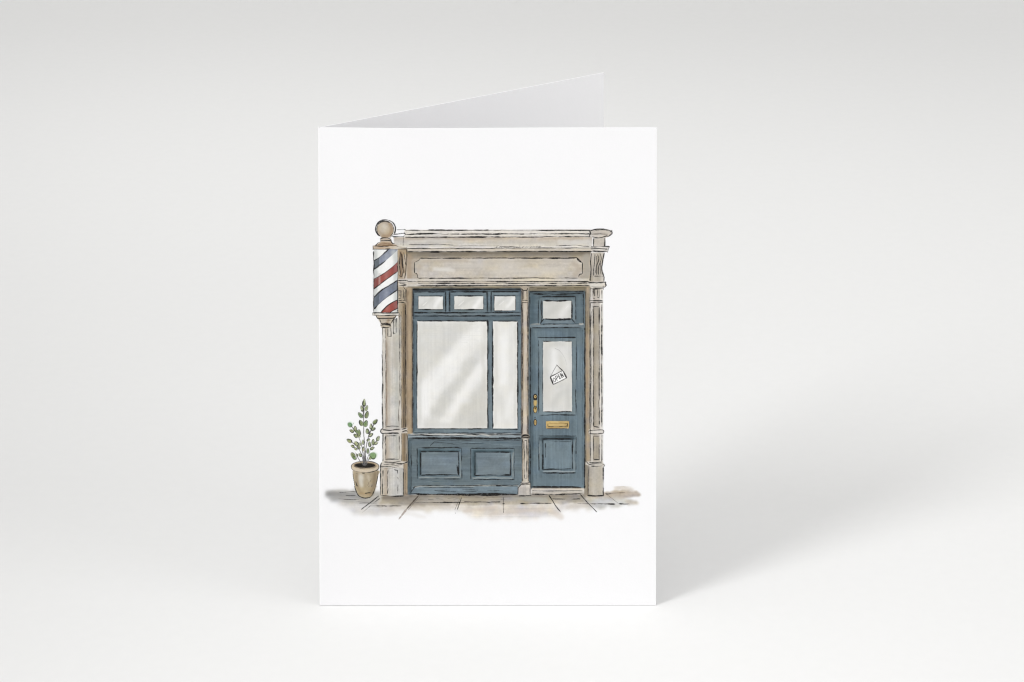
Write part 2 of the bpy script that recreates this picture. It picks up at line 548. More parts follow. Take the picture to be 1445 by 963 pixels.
    # board outline
    hl(593, 815, 364.7, 1.1, .9)
    hl(625, 652, 364.8, 1.7, .8); hl(735, 812, 365, 1.7, .9)
    ink([(593, 364.8), (591.5, 367.2), (588, 369.4), (585.3, 370.6)], 1.1, .9, curved=True)
    vl(585.2, 370.5, 385.6, 1.1, .9)
    ink([(585.2, 385.4), (588, 386), (589.3, 388.5), (589.6, 391.5), (591, 393)], 1.1, .9)
    hl(591, 815, 393, 1.1, .9, brk=.1)
    hl(606, 626, 393, 1.6, .8); hl(735, 760, 392.8, 1.5, .8)
    ink([(814.5, 365), (816.5, 367.5), (819.5, 370), (821.8, 371.4)], 1.9, .95, curved=True)
    vl(822.2, 371.4, 386.8, 1.1, .9)
    ink([(822, 387), (818, 388), (816.6, 391)], 1.2, .85)
    hl(573, 832, 397.9, 1.0, .85, brk=.15)
    hl(590, 830, 400.4, 1.2, .85, brk=.3)
    hl(588, 833, 403.6, 1.5, .9, brk=.12)
    hl(640, 690, 403.5, 2.0, .85); hl(700, 730, 398, 1.7, .85); hl(800, 830, 398, 1.8, .9)
    for k in range(14):
        x = 590 + k * 17 + rng.uniform(-6, 6)
        hl(x, x + rng.uniform(8, 20), 405.5 + rng.uniform(0, 3), .8, .35)

def right_corner():
    cap = [(833, 326.5), (838, 324.8), (846, 324), (858, 324.8), (863.4, 326.6), (864, 330), (861, 333), (857.5, 335), (854, 337), (838, 336.5), (833, 334)]
    fill(cap, (224, 214, 203), tex=STONE, warm=5)
    wash([(838, 330), (858, 331)], 2, (198, 186, 174), .6, .8)
    ink([(833, 326.8), (838, 325), (846, 324), (856, 325), (863.5, 327.4)], 1.5, .9, curved=True)
    ink([(840, 326), (850, 325.3), (858, 326.6)], .8, .6, curved=True)
    ink([(863.6, 326.6), (864, 330), (861, 333), (857, 335)], 1.6, .85, curved=True)
    ink([(861, 328.5), (863, 327), (864, 325.5)], 1.1, .7)
    ink([(834, 331.4), (846, 330.8), (858, 331.6)], .9, .75, brk=.1)
    ink([(831.5, 326), (833.5, 330), (831.5, 335)], 2.0, .8)
    ink([(836, 335), (846, 336.6), (857.5, 333.6)], 1.2, .9, curved=True)
    hl(838, 854, 337.2, .9, .7)
    rect(837.5, 337, 854, 349, (208, 198, 187), tex=STONE)
    vl(837.6, 337, 349, 1.2); vl(853.8, 336.5, 349, 1.3, brk=.1)
    fill([(835, 349), (860, 348.6), (857, 356.5), (836, 356)], (231, 224, 215), tex=STONE)
    ink([(834, 349.2), (850, 348.8), (860.5, 348.6)], 1.2, .9)
    ink([(860.4, 348.6), (858.8, 352), (857, 357.2)], 1.2, .85)
    ink([(834, 352), (846, 351.6), (857.5, 352.4)], 1.2, .85)
    ink([(836, 355), (848, 355.8), (857, 355.4)], 1.5, .9)
    con = [(835, 357), (853, 357), (851, 369), (849.4, 380), (852.4, 390), (852.6, 399), (832.6, 399), (834, 383), (833.4, 372)]
    fill(con, (205, 196, 183), tex=STONEV, grad=('x', [(833, (180, 168, 154)), (838, (208, 198, 186)), (845, (192, 181, 167)), (852, (222, 214, 204))]))
    ink([(835, 358), (833.4, 372), (834.2, 383), (832.7, 397.5)], 1.2, .9, curved=True)
    ink([(853, 357.5), (850.8, 369), (849.3, 380), (852, 390)], 1.2, .9, curved=True)
    for c, w in (([(839.6, 359.5), (839.2, 370.6), (837.7, 383), (837.6, 390)], 1.0), ([(843.8, 359.5), (845.2, 366.4), (841.9, 377.5), (841.7, 388.5)], 1.1),
                 ([(847.2, 358.5), (848.6, 366.4), (844.9, 377.5), (844.5, 388.5)], 1.1), ([(841.5, 362), (841.6, 372), (840.4, 386)], .6), ([(847.8, 372), (847, 380), (848.5, 388)], .7)):
        ink(c, w, .85, curved=True)
    wash([(843, 362), (843.5, 386)], 1.6, (150, 138, 122), .5, .6)
    hl(838, 852, 390.6, 1.2, .85, brk=.1)
    ink([(851.5, 388), (852.8, 392), (852.2, 398)], 1.1, .85)
    fill([(831, 399), (855, 398.6), (854.5, 406), (833, 406.5)], (228, 221, 212), tex=STONE)
    ink([(830, 399.6), (842, 400.2), (854.5, 398.6)], 1.5, .9)
    ink([(836, 398.4), (848, 400.6), (855, 399.4)], .8, .6)
    ink([(855.2, 398.5), (854.6, 402), (856, 403), (853, 406.5)], 1.3, .85)
    hl(834, 853, 405.8, 1.3, .9)

def pilaster_right():
    # reveal beside the door, then the fluted shaft
    rect(824.5, 406, 833.5, 655, (170, 152, 130), soft=.4, tex=STONEV, warm=6, grad=('x', [(824.5, (118, 110, 98)), (827, (150, 138, 118)), (829.5, (192, 168, 142)), (831.5, (176, 160, 138)), (833.5, (150, 138, 122))]))
    wash([(828, 470), (828.4, 590)], 1.6, (196, 160, 124), .7, .7)
    wash([(830, 416), (829, 470)], 3, (140, 130, 106), .6, 1)
    rect(833, 406, 851, 655, (216, 208, 198), soft=.5, tex=STONEV, grad=('x', [(833, (200, 190, 178)), (835.5, (226, 219, 210)), (838, (190, 178, 164)), (845.5, (206, 196, 184)), (848, (230, 224, 217)), (851, (226, 221, 214))]))
    rect(838, 434, 845.4, 602, (180, 168, 151), soft=.4, tex=STONEV, grad=('x', [(838, (160, 148, 132)), (841, (184, 172, 156)), (845.4, (192, 181, 166))]))
    rect(838, 617, 845.4, 648, (182, 170, 153), soft=.4, tex=STONEV)
    # capital
    hl(833, 851, 407.6, 1.1, .85, brk=.1); vl(851.6, 404, 410, 1.0, .8)
    hl(836, 848.5, 408.8, 1.6, .85, brk=.15)
    for x, y1, w in ((837.2, 421.5, 1.5), (839.4, 419, .8), (843.2, 420, 1.1), (845.6, 421, .8), (849.4, 423, 1.2)):
        vl(x, 409.5, y1, w, .85, brk=.1)
    hl(837, 839.6, 421.6, .9, .8); hl(843, 846, 420.8, .9, .8)
    vl(834, 408, 424, .8, .7, brk=.2)
    ink([(832, 425.2), (842, 424.8), (851, 425.4)], 1.6, .9, brk=.06)
    hl(833, 851, 427.8, 1.1, .85, brk=.15)
    # shaft lines
    vl(826.3, 412, 652, .9, .6, brk=.2)
    vl(829.0, 440, 600, .6, .4, (80, 66, 54), brk=.3)
    vl(831.6, 420, 606, .6, .5, brk=.25)
    vl(833.2, 428, 606, 1.1, .85, brk=.12)
    vl(834.9, 440, 604, .6, .55, brk=.3)
    hl(837, 845.5, 433.2, 1.1, .85); ink([(837, 433), (837.6, 436)], 1.1, .8)
    vl(837.3, 436, 602, 1.3, .85, brk=.22)
    vl(845.7, 434, 600, 1.3, .85, brk=.22)
    vl(849.2, 430, 604, 1.4, .85, brk=.2)
    vl(850.6, 450, 600, .6, .5, brk=.4)
    ink([(837.4, 602), (842, 603.2), (845.4, 603.6)], 1.4, .85)
    # moulding with a rounded end
    fill([(831, 607), (850, 606.6), (852.6, 609.5), (850.5, 613), (831, 613)], (222, 214, 204), tex=STONE)
    ink([(830, 609.4), (836, 608), (849, 607.3), (852, 608.4), (852, 611.4), (849.6, 612.6), (836, 613), (831, 611.4)], 1.2, .9, curved=True)
    vl(833.5, 606, 614, 1.0, .8)
    frame_ink(837.4, 616.4, 845.4, 649, 1.1, .85, "tl", brk=.1)
    vl(845.6, 620, 650, 1.0, .8, brk=.25); hl(837.4, 846, 649.2, 1.3, .9)
    vl(833.6, 614, 652, 1.0, .8, brk=.15); vl(849.4, 614, 652, 1.2, .8, brk=.2); vl(850.8, 614, 650, .6, .5, brk=.35)
    # plinth
    fill([(823.4, 655), (831, 657), (831, 700), (824, 699)], (160, 148, 131), tex=STONEV)
    fill([(825.5, 652), (850, 652), (853, 657), (850.5, 660), (831, 659.5)], (218, 210, 199), tex=STONE)
    rect(831, 659, 851.5, 700.5, (207, 198, 184), soft=.3, tex=STONEV, grad=('x', [(831, (190, 178, 162)), (838, (210, 201, 188)), (847, (202, 192, 177)), (851.5, (222, 214, 203))]))
    ink([(825.5, 651), (828, 653), (831, 656.5)], 1.0, .8)
    ink([(831.5, 653.5), (840, 653.8), (850, 652.6)], 1.2, .85)
    ink([(831, 656), (838, 655.4), (850, 655.6), (853.2, 657.4), (851.4, 660)], 1.0, .85, curved=True)
    ink([(834, 658.8), (842, 658.9), (850, 658.2)], 1.9, .9)
    vl(831, 657, 700, 1.0, .85, brk=.06); vl(851.2, 660, 701, 1.6, .9, brk=.08)
    ink([(829, 699.8), (840, 700.6), (852, 700.4)], 1.8, .92)
    ink([(829.5, 668), (829.4, 699)], 1.5, .7, (110, 98, 84))

def pilaster_left():
    # console beside the pole
    fill([(561, 351), (574.5, 351), (574.5, 375), (572.5, 394), (574, 405), (561, 405)], (188, 166, 141), soft=.3, tex=STONEV, warm=6)
    wash([(566, 356), (567, 390)], 3.5, (142, 112, 84), .75, .9)
    wash([(571.5, 360), (570, 392)], 2.5, (216, 204, 188), .7, .7)
    hl(560, 574.5, 349.5, 1.2, .85); ink([(562, 351.5), (574, 352)], .8, .6)
    ink([(574.2, 350.5), (574.4, 362), (573.6, 375)], 1.4, .9, brk=.05)
    ink([(573.6, 372), (572.8, 385), (571.4, 393)], 1.1, .85)
    ink([(565.6, 356), (564.4, 366), (564.8, 380), (566.2, 390)], 1.1, .8, curved=True, brk=.1)
    ink([(567.5, 358), (567.9, 370), (568.9, 384), (567.2, 391)], 1.4, .85, curved=True, brk=.1)
    ink([(570, 356), (571.5, 366), (573, 374)], 1.0, .75, curved=True, brk=.15)
    ink([(563, 360), (562.8, 388)], .8, .6, brk=.25)
    ink([(569.2, 372), (570, 386)], 1.2, .7, (84, 66, 48))
    ink([(563.5, 389), (566, 391), (569, 389.5)], 1.0, .8)
    fill([(562, 394), (575.5, 394), (575, 407), (562, 407)], (222, 212, 200), soft=.3, tex=STONE)
    for a, b, w in (((561.5, 396.6), (575.5, 395.6), 1.9), ((562, 398.8), (574, 399.6), .9), ((564, 400.6), (573.5, 401.4), 1.7), ((562.5, 403.6), (573.5, 402.6), 1.3), ((569, 404), (574.5, 409.5), 1.2)):
        ink([a, b], w, .9)
    # pilaster: shaft with sunk panel, then the shaded return and the timber lining
    rect(562, 405, 574, 606, (192, 174, 150), soft=.3, tex=STONEV)
    fill([(540, 460), (566.8, 446), (566.8, 700), (540, 700)], (217, 210, 201), soft=.3, tex=STONEV, grad=('x', [(540, (214, 204, 192)), (542, (232, 226, 219)), (545, (196, 182, 167)), (548, (208, 199, 188)), (554, (218, 213, 206)), (560, (206, 204, 197)), (564, (214, 207, 197)), (566.8, (232, 225, 215))]))
    rect(566.6, 428, 573.6, 657, (158, 137, 110), soft=.4, tex=STONEV, warm=5, grad=('x', [(566.6, (196, 176, 150)), (568.5, (160, 138, 112)), (571, (134, 116, 92)), (573.6, (160, 140, 114))]))
    rect(573.4, 406, 582.8, 657, (180, 155, 126), soft=.3, tex=STONEV, warm=4, grad=('x', [(573.4, (172, 150, 124)), (576, (188, 164, 136)), (580, (182, 158, 128)), (582.8, (150, 132, 110))]))
    wash([(572.5, 446), (571, 600)], 2.2, (112, 98, 80), .5, .8)
    wash([(557, 475), (558, 520)], 5, (186, 174, 160), .5, 2)
    wash([(549, 480), (548, 600)], 3, (201, 186, 170), .6, 1.5)
    wash([(560.5, 520), (560.5, 600)], 2.5, (196, 196, 190), .5, 1)
    wash([(575, 412), (574.6, 600)], 2.0, (128, 106, 82), .55, .8)
    wash([(581.8, 412), (581.6, 604)], 1.6, (112, 96, 80), .6, .6)
    wash([(578, 430), (577.6, 560)], 2.0, (196, 168, 136), .6, .8)
    wash([(546, 484), (546, 600)], 1.6, (176, 152, 132), .6, .7)
    wash([(543, 470), (543, 602)], 1.2, (238, 234, 228), .7, .4)
    # capital marks
    frame_ink(562.4, 410.4, 566, 421.2, 1.0, .85, "tbr", brk=.05)
    vl(564.4, 411, 418, .7, .6)
    ink([(569.6, 406), (573, 409.5)], 1.2, .85)
    vl(569.2, 409, 422, 1.1, .85, brk=.1); vl(573.2, 409, 427, 1.3, .85, brk=.1); vl(571, 412, 424, .7, .6, brk=.2)
    ink([(561.8, 424.6), (568, 424), (572, 424.4)], 1.4, .9); ink([(561.8, 427), (571, 427.6)], 1.5, .9)
    # hanging lines below the pole bracket
    for x, y0, y1, w in ((544.4, 464, 478, .8), (547.6, 462, 476, 1.0), (552, 462, 476, 1.0), (555.4, 452, 472, 1.2), (559.4, 449, 470, .9), (557.6, 450, 462, .7)):
        vl(x, y0, y1, w, .75, brk=.2)
    ink([(547.6, 476), (552, 475.6)], .9, .8); ink([(555.5, 471.5), (558, 471)], .9, .7)
    # shaft lines
    vl(539.6, 463, 500, .8, .6, brk=.2)
    ink([(539.4, 500), (540.2, 540), (539.6, 570), (540.6, 606)], 1.5, .85, brk=.12)
    vl(542, 466, 600, .5, .45, brk=.35)
    vl(544.6, 480, 602, 1.1, .8, (58, 50, 46), brk=.25)
    ink([(545, 520), (545.4, 560), (544.8, 601)], .8, .6, (90, 66, 50), brk=.2)
    vl(564.6, 444, 560, 1.3, .85, brk=.3)
    ink([(564.2, 565), (562.6, 585), (563.4, 602)], 1.6, .6, (74, 66, 60), brk=.1)
    vl(566.6, 440, 606, .6, .5, brk=.3)
    vl(569.2, 432, 606, .7, .5, brk=.3)
    vl(572.8, 430, 604, 1.3, .85, brk=.25)
    vl(571, 470, 600, .6, .5, (60, 48, 36), brk=.3)
    hl(545, 563, 602.2, 1.2, .85, brk=.08)
    # dado moulding
    fill([(537, 607), (541, 605.6), (566.8, 605), (575, 604), (575, 612), (541, 612.6), (537.4, 610.6)], (222, 213, 203), soft=.3, tex=STONE)
    ink([(540, 605), (537.4, 608.6), (538.6, 611.8), (543, 612.4)], 1.2, .85, curved=True)
    ink([(540, 607.2), (552, 608), (565, 606)], 1.2, .85, brk=.06)
    ink([(542, 612.2), (554, 611.6), (563, 612)], 1.6, .85, brk=.1)
    ink([(567, 606.4), (574, 605)], 1.4, .85); ink([(567, 610.4), (575, 607.5)], 1.3, .85); ink([(569, 609), (576, 609.5)], .8, .6)
    vl(540.4, 612, 652, 1.5, .88, brk=.1)
    ink([(544, 616.4), (552, 615.8), (560.5, 615.8)], 1.9, .88)
    ink([(544.2, 616), (543.2, 626)], 1.5, .75); vl(544.4, 626, 648, 1.2, .85, brk=.15)
    wash([(547, 620), (546.6, 646)], 3, (196, 176, 156), .6, 1.2)
    vl(563.6, 616, 648, 1.2, .8, brk=.35); hl(543.5, 558, 648.6, 1.8, .9); hl(557, 563, 648.8, .9, .8)
    vl(566.8, 612, 652, .6, .5, brk=.2)
    vl(573.6, 612, 652, .9, .6, brk=.2)
    # stepped plinth
    fill([(540, 651), (566, 651), (577, 653), (578, 661), (536.5, 662), (537.5, 656)], (221, 213, 203), soft=.3, tex=STONE)
    ink([(542, 652.6), (556, 653.2), (567, 651)], 1.3, .85, brk=.06)
    ink([(538.5, 653.6), (537, 658), (536.6, 662)], 1.2, .85)
    ink([(541, 656.2), (556, 655.4), (568, 654.6)], 1.5, .85, brk=.06)
    ink([(536.8, 658.6), (550, 659), (566, 656.6), (576, 651.6)], 1.2, .85, brk=.05)
    ink([(537, 661), (552, 661.6), (563, 659)], .9, .75, brk=.1)
    ink([(568, 654.6), (577, 653.4)], 1.0, .8)
    rect(537, 661, 569.8, 700.4, (214, 209, 202), soft=.3, tex=STONEV, grad=('x', [(537, (208, 196, 182)), (541, (214, 202, 188)), (545, (202, 184, 165)), (549, (216, 210, 202)), (556, (218, 215, 210)), (569.8, (206, 203, 198))]))
    fill([(569.6, 655), (578.5, 654), (579.5, 699), (569.6, 700.4)], (168, 146, 120), soft=.3, tex=STONEV, grad=('x', [(569.6, (150, 132, 110)), (573, (186, 162, 134)), (576, (166, 148, 124)), (579.5, (126, 116, 104))]))
    vl(537, 661, 700, 1.3, .85, brk=.15)
    ink([(540.8, 664), (540.2, 674)], 1.7, .85); vl(539.6, 676, 699, 1.1, .75, brk=.3)
    ink([(548, 663.5), (546.6, 670)], 1.3, .85); vl(546.8, 672, 690, .9, .75, brk=.3); ink([(547.8, 690), (546.4, 698)], 1.6, .85)
    ink([(556, 663.5), (561, 664.5), (561.4, 669)], 1.1, .85); ink([(561.2, 674), (562, 677)], 1.3, .8); vl(561.4, 684, 698, 1.0, .75, brk=.3)
    vl(569.4, 662, 700, 1.3, .9, brk=.05)
    vl(572.4, 662, 698, .6, .5, brk=.3)
    vl(577.6, 656, 697, .8, .55, brk=.2)
    ink([(538, 700), (552, 700.8), (570, 700.6)], 1.6, .9, brk=.05)
    wash([(574, 698), (580, 700)], 4, (120, 108, 94), .6, 1)

# ---- barber pole
def pole():
    # ball finial
    t = np.linspace(0, 2 * PI, 40)[:-1]
    circ = lambda cx, cy, rx, ry, s=0, e=2 * PI, n=30: [(cx + rx * math.cos(a), cy + ry * math.sin(a)) for a in np.linspace(s, e, n)]
    fill(circ(544.2, 323.4, 13.6, 12.8)[:-1], (240, 238, 235), soft=.3)
    fill(circ(543.9, 324, 11.8, 12.0)[:-1], (208, 186, 158), soft=.5, warm=5)
    wash(circ(543.9, 324, 9.6, 9.8, -.9, 1.9), 3.6, (176, 146, 116), .75, 1.2)
    wash([(540, 333.4), (550, 333)], 4, (184, 156, 128), .8, 1.2)
    fill(circ(541.6, 321.6, 6.4, 6.6)[:-1], (224, 211, 192), a=.75, soft=1.8)
    fill(circ(543, 320, 3, 3)[:-1], (230, 221, 206), a=.6, soft=1.4)
    ink(circ(544.2, 323.3, 13.9, 12.9, 2.2, 5.1), 1.9, .92)
    ink(circ(544.2, 323.3, 14.1, 13.1, 5.0, 6.8), 1.3, .85)
    ink(circ(544.2, 323.3, 14.1, 13.2, .5, 1.15), .8, .6)
    ink(circ(544.2, 323.3, 13.8, 12.8, 2.5, 3.5), 1.6, .8)
    ink(circ(543.7, 324, 11.7, 12.1, 2.2, 3.6), .9, .75, brk=.1)
    ink(circ(544, 324, 11.6, 12, -.95, .95), 1.4, .85, brk=.08)
    ink(circ(543.6, 324, 12.3, 11.8, 3.6, 5.3), 1.5, .75, brk=.15)
    # neck and foot
    fill([(537.4, 337), (552, 337), (552.5, 341), (555, 344.5), (560, 346), (562, 352), (526.6, 352), (527, 347.6), (531, 346), (537.5, 341.5)], (204, 176, 147), soft=.3, warm=5)
    fill([(538, 338), (551.5, 338), (551.5, 341), (538.5, 341)], (218, 204, 188), soft=.4)
    wash([(540, 343.6), (552, 344)], 2.2, (180, 148, 116), .7, .7)
    ink([(536.8, 337.6), (541, 336.2), (548, 336.3), (552, 338.6)], 1.2, .88, curved=True)
    ink([(538, 339.4), (545, 339.2), (552.5, 339.6)], 1.0, .8)
    ink([(537.4, 337.6), (537.6, 341)], 1.1, .8); ink([(551.8, 338), (552.4, 341.5), (554.4, 344), (557, 344)], 1.1, .85, curved=True)
    ink([(537.8, 341.2), (533.4, 343.4), (530, 347.6)], 1.5, .88, curved=True)
    ink([(533, 345.6), (545, 346.6), (556, 346)], 1.3, .7, (92, 66, 44), brk=.05)
    hl(536, 552, 344.2, .7, .5, (92, 66, 44))
    # cap plate
    fill([(526.4, 347.8), (562.5, 347.6), (574, 349.6), (574, 352), (526.4, 352.2)], (214, 190, 166), soft=.2, grad=('x', [(526, (226, 206, 186)), (536, (208, 178, 150)), (548, (214, 192, 170)), (562, (222, 212, 200)), (574, (196, 180, 160))]))
    ink([(529, 347.6), (545, 348.2), (556, 346.4), (562.4, 347.8)], 1.2, .85, brk=.06)
    ink([(525.8, 347.4), (532, 347.6)], .8, .6); vl(526.4, 347.6, 352.4, .9, .8)
    ink([(525.8, 352.2), (540, 352), (560, 352.2), (574, 351)], 1.3, .88)
    ink([(544, 352), (553, 352.4)], 2.0, .9)
    # drum
    rect(527.6, 352.4, 561.3, 441.4, (238, 239, 238), soft=.15, tex=(('wash', .02), ('grain', .015)), warm=1, grad=('x', [(527, (222, 225, 223)), (533, (236, 238, 236)), (545, (246, 246, 246)), (554, (240, 241, 239)), (561.3, (220, 223, 220))]))
    BL = (('wash', .07), ('grain', .05), ('vert', .04))
    XB = lambda c, d, e: ('x', [(527, c), (534.5, c), (536.5, d), (548, d), (561.3, e)])
    def band(top, bot, c, d, e):
        fill(resample(top, 1.0, True).tolist() + resample(bot, 1.0, True)[::-1].tolist(), d, soft=.15, tex=BL, warm=2, grad=XB(c, d, e))
    b1t = [(527.6, 368.6), (538, 361.4), (548.2, 352.3)]; b1b = [(527.6, 381), (543.8, 368.8), (561.2, 353.4)]
    band([(527.6, 368.6), (538, 361.4), (548.2, 352.4), (561.2, 352.4)], b1b, (96, 110, 124), (136, 150, 176), (156, 168, 190))
    r1t = [(527.6, 394.6), (546.5, 383), (561.2, 370)]; r1b = [(527.6, 408.4), (543.8, 396), (561.2, 383.2)]
    band(r1t, r1b, (154, 70, 62), (178, 86, 76), (168, 76, 68))
    b2t = [(527.6, 420.4), (538, 410.4), (561.2, 395.4)]; b2b = [(527.6, 437), (542.4, 423), (561.2, 409.2)]
    band(b2t, b2b, (98, 112, 128), (128, 142, 168), (112, 128, 150))
    r2t = [(537.6, 441), (549.3, 429.8), (561.2, 423.6)]; r2b = [(550.4, 441.2), (561.2, 435.2)]
    band([(537.6, 441.2), (549.3, 429.8), (561.2, 423.6)], [(551, 441.2), (561.2, 435.4)], (160, 70, 62), (176, 82, 72), (170, 74, 66))
    vl(535.4, 362, 441, .8, .35, (244, 244, 242), brk=.25, taper=False)
    rect(534, 386, 537.6, 404, (214, 190, 186), a=.45, soft=.5)
    wash([(558.6, 356), (558.6, 440)], 4, (170, 176, 180), .32, 1.4)
    wash([(530, 356), (530, 440)], 4, (150, 156, 160), .30, 1.4)
    wash([(546, 360), (546, 438)], 5, (246, 246, 246), .18, 2)
    wash([(556, 356), (557, 366)], 5, (214, 219, 216), .6, 1.6)
    wash([(531, 384), (531, 392)], 4, (206, 210, 208), .6, 1.2)
    for l, w in ((b1t, 1.4), (b1b[:2], 1.2), (r1t, 1.1), (r1b, 1.2), (b2t, 1.3), (b2b, 1.3), (r2t, 1.2), (r2b, 1.0)):
        ink(l, w, .9, curved=len(l) > 2)
    ink([(541, 371), (544.6, 368)], 1.5, .8)
    ink([(527.6, 355), (528, 395), (527.4, 441)], 1.3, .88, brk=.06); vl(526.9, 375, 430, .6, .4, brk=.3)
    ink([(561.4, 368), (561.2, 400), (561.6, 441)], 1.3, .9, brk=.05); vl(561.2, 354, 368, .9, .6, (110, 96, 80), brk=.2)
    # bracket
    fill([(526, 442), (564, 442), (563.4, 445.4), (559, 446), (556, 452), (552, 457), (552, 463), (538, 463), (537, 456), (533, 450), (531, 446), (526.4, 445.4)], (210, 196, 178), soft=.3, warm=5)
    rect(526, 442, 564, 445.4, (230, 224, 215), soft=.2)
    wash([(549, 450), (546, 457)], 3, (178, 150, 122), .7, 1); wash([(534, 448.4), (558, 448.2)], 2.4, (196, 172, 146), .7, .8)
    hl(526, 563.5, 442, 1.6, .92); ink([(526.4, 445.2), (540, 445.6), (563.6, 445)], 1.2, .88)
    vl(526, 442, 445.4, 1.1, .85); ink([(563.8, 442), (562.6, 445.4)], 1.0, .8)
    ink([(531, 445.8), (532, 449), (537, 450), (546, 450), (556, 449), (559.5, 445.6)], 1.1, .85, curved=True)
    ink([(534, 449.6), (558, 449)], .7, .55, brk=.15)
    ink([(536, 450.4), (537.6, 455), (539, 458)], 1.0, .8, curved=True); ink([(557, 450), (553.6, 454), (551, 458)], 1.1, .8, curved=True)
    ink([(540, 452), (552, 452)], .6, .45)
    ink([(537, 458.2), (545, 456.8), (551.6, 458.4)], 1.3, .85, curved=True)
    ink([(536.8, 460.4), (542, 458.8), (549, 459), (551.8, 461)], 2.0, .9, curved=True)
    ink([(539, 462.4), (546, 462.8), (550.4, 461.6)], 1.4, .88, curved=True)

# ---- shop window
def glass(x0, y0, x1, y1, col=(234, 233, 230)):
    rect(x0, y0, x1, y1, col, soft=.2, tex=GLASS, warm=1.5, wob=.15)

def windows():
    rect(582.6, 407.6, 737, 613, (98, 122, 138), soft=.25, tex=BLUEV, warm=2)
    rect(583, 407.6, 737, 452, (94, 118, 134), soft=.25, tex=BLUEH, warm=2)
    wash([(584, 409.2), (736, 409.2)], 2.6, (40, 48, 56), .8, .8)
    wash([(585.4, 412), (585.4, 606)], 2.6, (62, 82, 98), .6, .8)
    wash([(587.2, 456), (587.2, 604)], 1.4, (138, 158, 172), .6, .5)
    wash([(588, 449.8), (735, 449.8)], 3, (86, 110, 126), .6, .9)
    wash([(586, 444.2), (735, 444.2)], 2.2, (140, 158, 168), .6, .7)
    # transom lights
    for (fx0, fx1, px0, px1, py1) in ((584.4, 628.4, 590.6, 625.2, 436.8), (635.4, 687.2, 641.4, 682.2, 436.8), (694, 733.6, 697.8, 727.6, 438.8)):
        rect(fx0 + .6, 412.6, fx1 - .6, 440.6, (108, 132, 147), soft=.3, tex=BLUEH, warm=2)
        wash([(fx0 + 3, 415.4), (fx1 - 3, 415.4)], 2, (130, 152, 166), .5, .7)
        wash([(fx0 + 3, 416), (fx0 + 3, 438)], 2.6, (80, 102, 118), .5, .8)
        glass(px0, 418.4, px1, py1, (229, 228, 224))
        wash([(px0 + 2, 434), (px1 - 14, 420)], 5, (212, 211, 206), .55, 1.6)
        wash([(px1 - 12, 434), (px1 - 3, 422)], 5, (244, 243, 242), .8, 1.5)
        ink([(px0 + 6, 432), (px0 + 14, 425)], 1.2, .5, (246, 245, 243))
        hl(fx0, fx1, 412.2, 1.6, .9, brk=.06)
        hl(px0 - 1, px1, 418, 1.4, .85, brk=.12)
        hl(px0, px1 + .5, py1 + .6, 1.5, .88, brk=.12)
        vl(px0 - .4, 418, py1, 1.2, .8, brk=.15); vl(px1 + .4, 418.6, py1, 1.1, .7, brk=.2)
    for x in (628.8, 634.8, 687.6, 693.4):
        vl(x, 411, 440.6, 1.5, .85, brk=.12)
    vl(631.6, 412, 440, .8, .45, (150, 166, 178), brk=.2); vl(690.4, 412, 440, 1.0, .45, (148, 166, 178), brk=.2)
    vl(584, 411, 452, 1.0, .6, brk=.2)
    hl(583, 736, 408.6, 1.6, .9); hl(584, 640, 410.4, .9, .6, brk=.2); hl(660, 730, 412, 1.2, .7, brk=.2)
    hl(584, 735, 441.6, 1.7, .92, brk=.06); hl(585, 735, 446.3, 1.4, .9, brk=.14); hl(620, 735, 446.6, 1.2, .8, brk=.1)
    # plate glass
    glass(588.8, 453.6, 687.8, 605, (236, 235, 232))
    glass(695.8, 454, 730.4, 605.6, (235, 234, 230))
    G = (216, 215, 210)
    m, sl = poly_mask(box(588.8, 453.6, 687.8, 605))
    keep = img[sl[2]:sl[3], sl[0]:sl[1]].copy()
    gl = dict(tex=(('wash', .02), ('vert', .02), ('grain', .012)), warm=1.5)
    fill(box(589.6, 454.4, 687.2, 604.4), (238, 237, 234), a=.8, soft=1.5, **gl)
    fill([(589, 454), (672, 454), (640, 486), (608, 520), (589, 548)], (223, 222, 217), a=.85, soft=4, wob=1.5, **gl)
    fill([(640, 462), (664, 462), (612, 522), (600, 520)], (218, 217, 212), a=.45, soft=4.5, wob=1.5, **gl)
    fill([(664, 504), (680, 504), (624, 588), (606, 588), (612, 572)], (213, 212, 206), a=.72, soft=3.6, wob=1.8, **gl)
    fill([(655, 512), (684, 478), (688, 494), (664, 524)], (222, 221, 216), a=.5, soft=4, wob=1.5, **gl)
    fill([(600, 592), (624, 580), (616, 604), (596, 604)], (222, 221, 216), a=.5, soft=3.5, wob=1.5, **gl)
    fill([(688, 526), (688, 605), (634, 605), (650, 576)], (219, 217, 210), a=.85, soft=4, wob=1.5, **gl)
    fill([(688, 572), (688, 605), (660, 605)], (211, 209, 201), a=.6, soft=4, **gl)
    for a, b, w, c, al, s in (((592, 470), (592, 600), 5, (218, 217, 212), .6, 1.8), ((684, 460), (682, 600), 5, (217, 214, 208), .6, 1.8), ((600, 600), (650, 602), 5, (222, 221, 216), .6, 2),
                              ((676, 520), (638, 584), 6, (243, 242, 240), .6, 3), ((660, 478), (606, 548), 8, (244, 244, 242), .6, 4.5), ((600, 540), (600, 585), 7, (245, 245, 245), .7, 3),
                              ((670, 464), (680, 458), 5, (228, 227, 223), .6, 2)):
        wash([a, b], w, c, al, s)
    for k in range(9):
        y = 458 + k * 3.2
        hl(592 + rng.uniform(0, 10), 640 + rng.uniform(0, 44), y, .8, .28, col=(206, 206, 202))
    for k in range(10):
        x = 664 + k * 2.3
        vl(x, 560 + rng.uniform(0, 20), 602, .8, .28, col=(206, 202, 194))
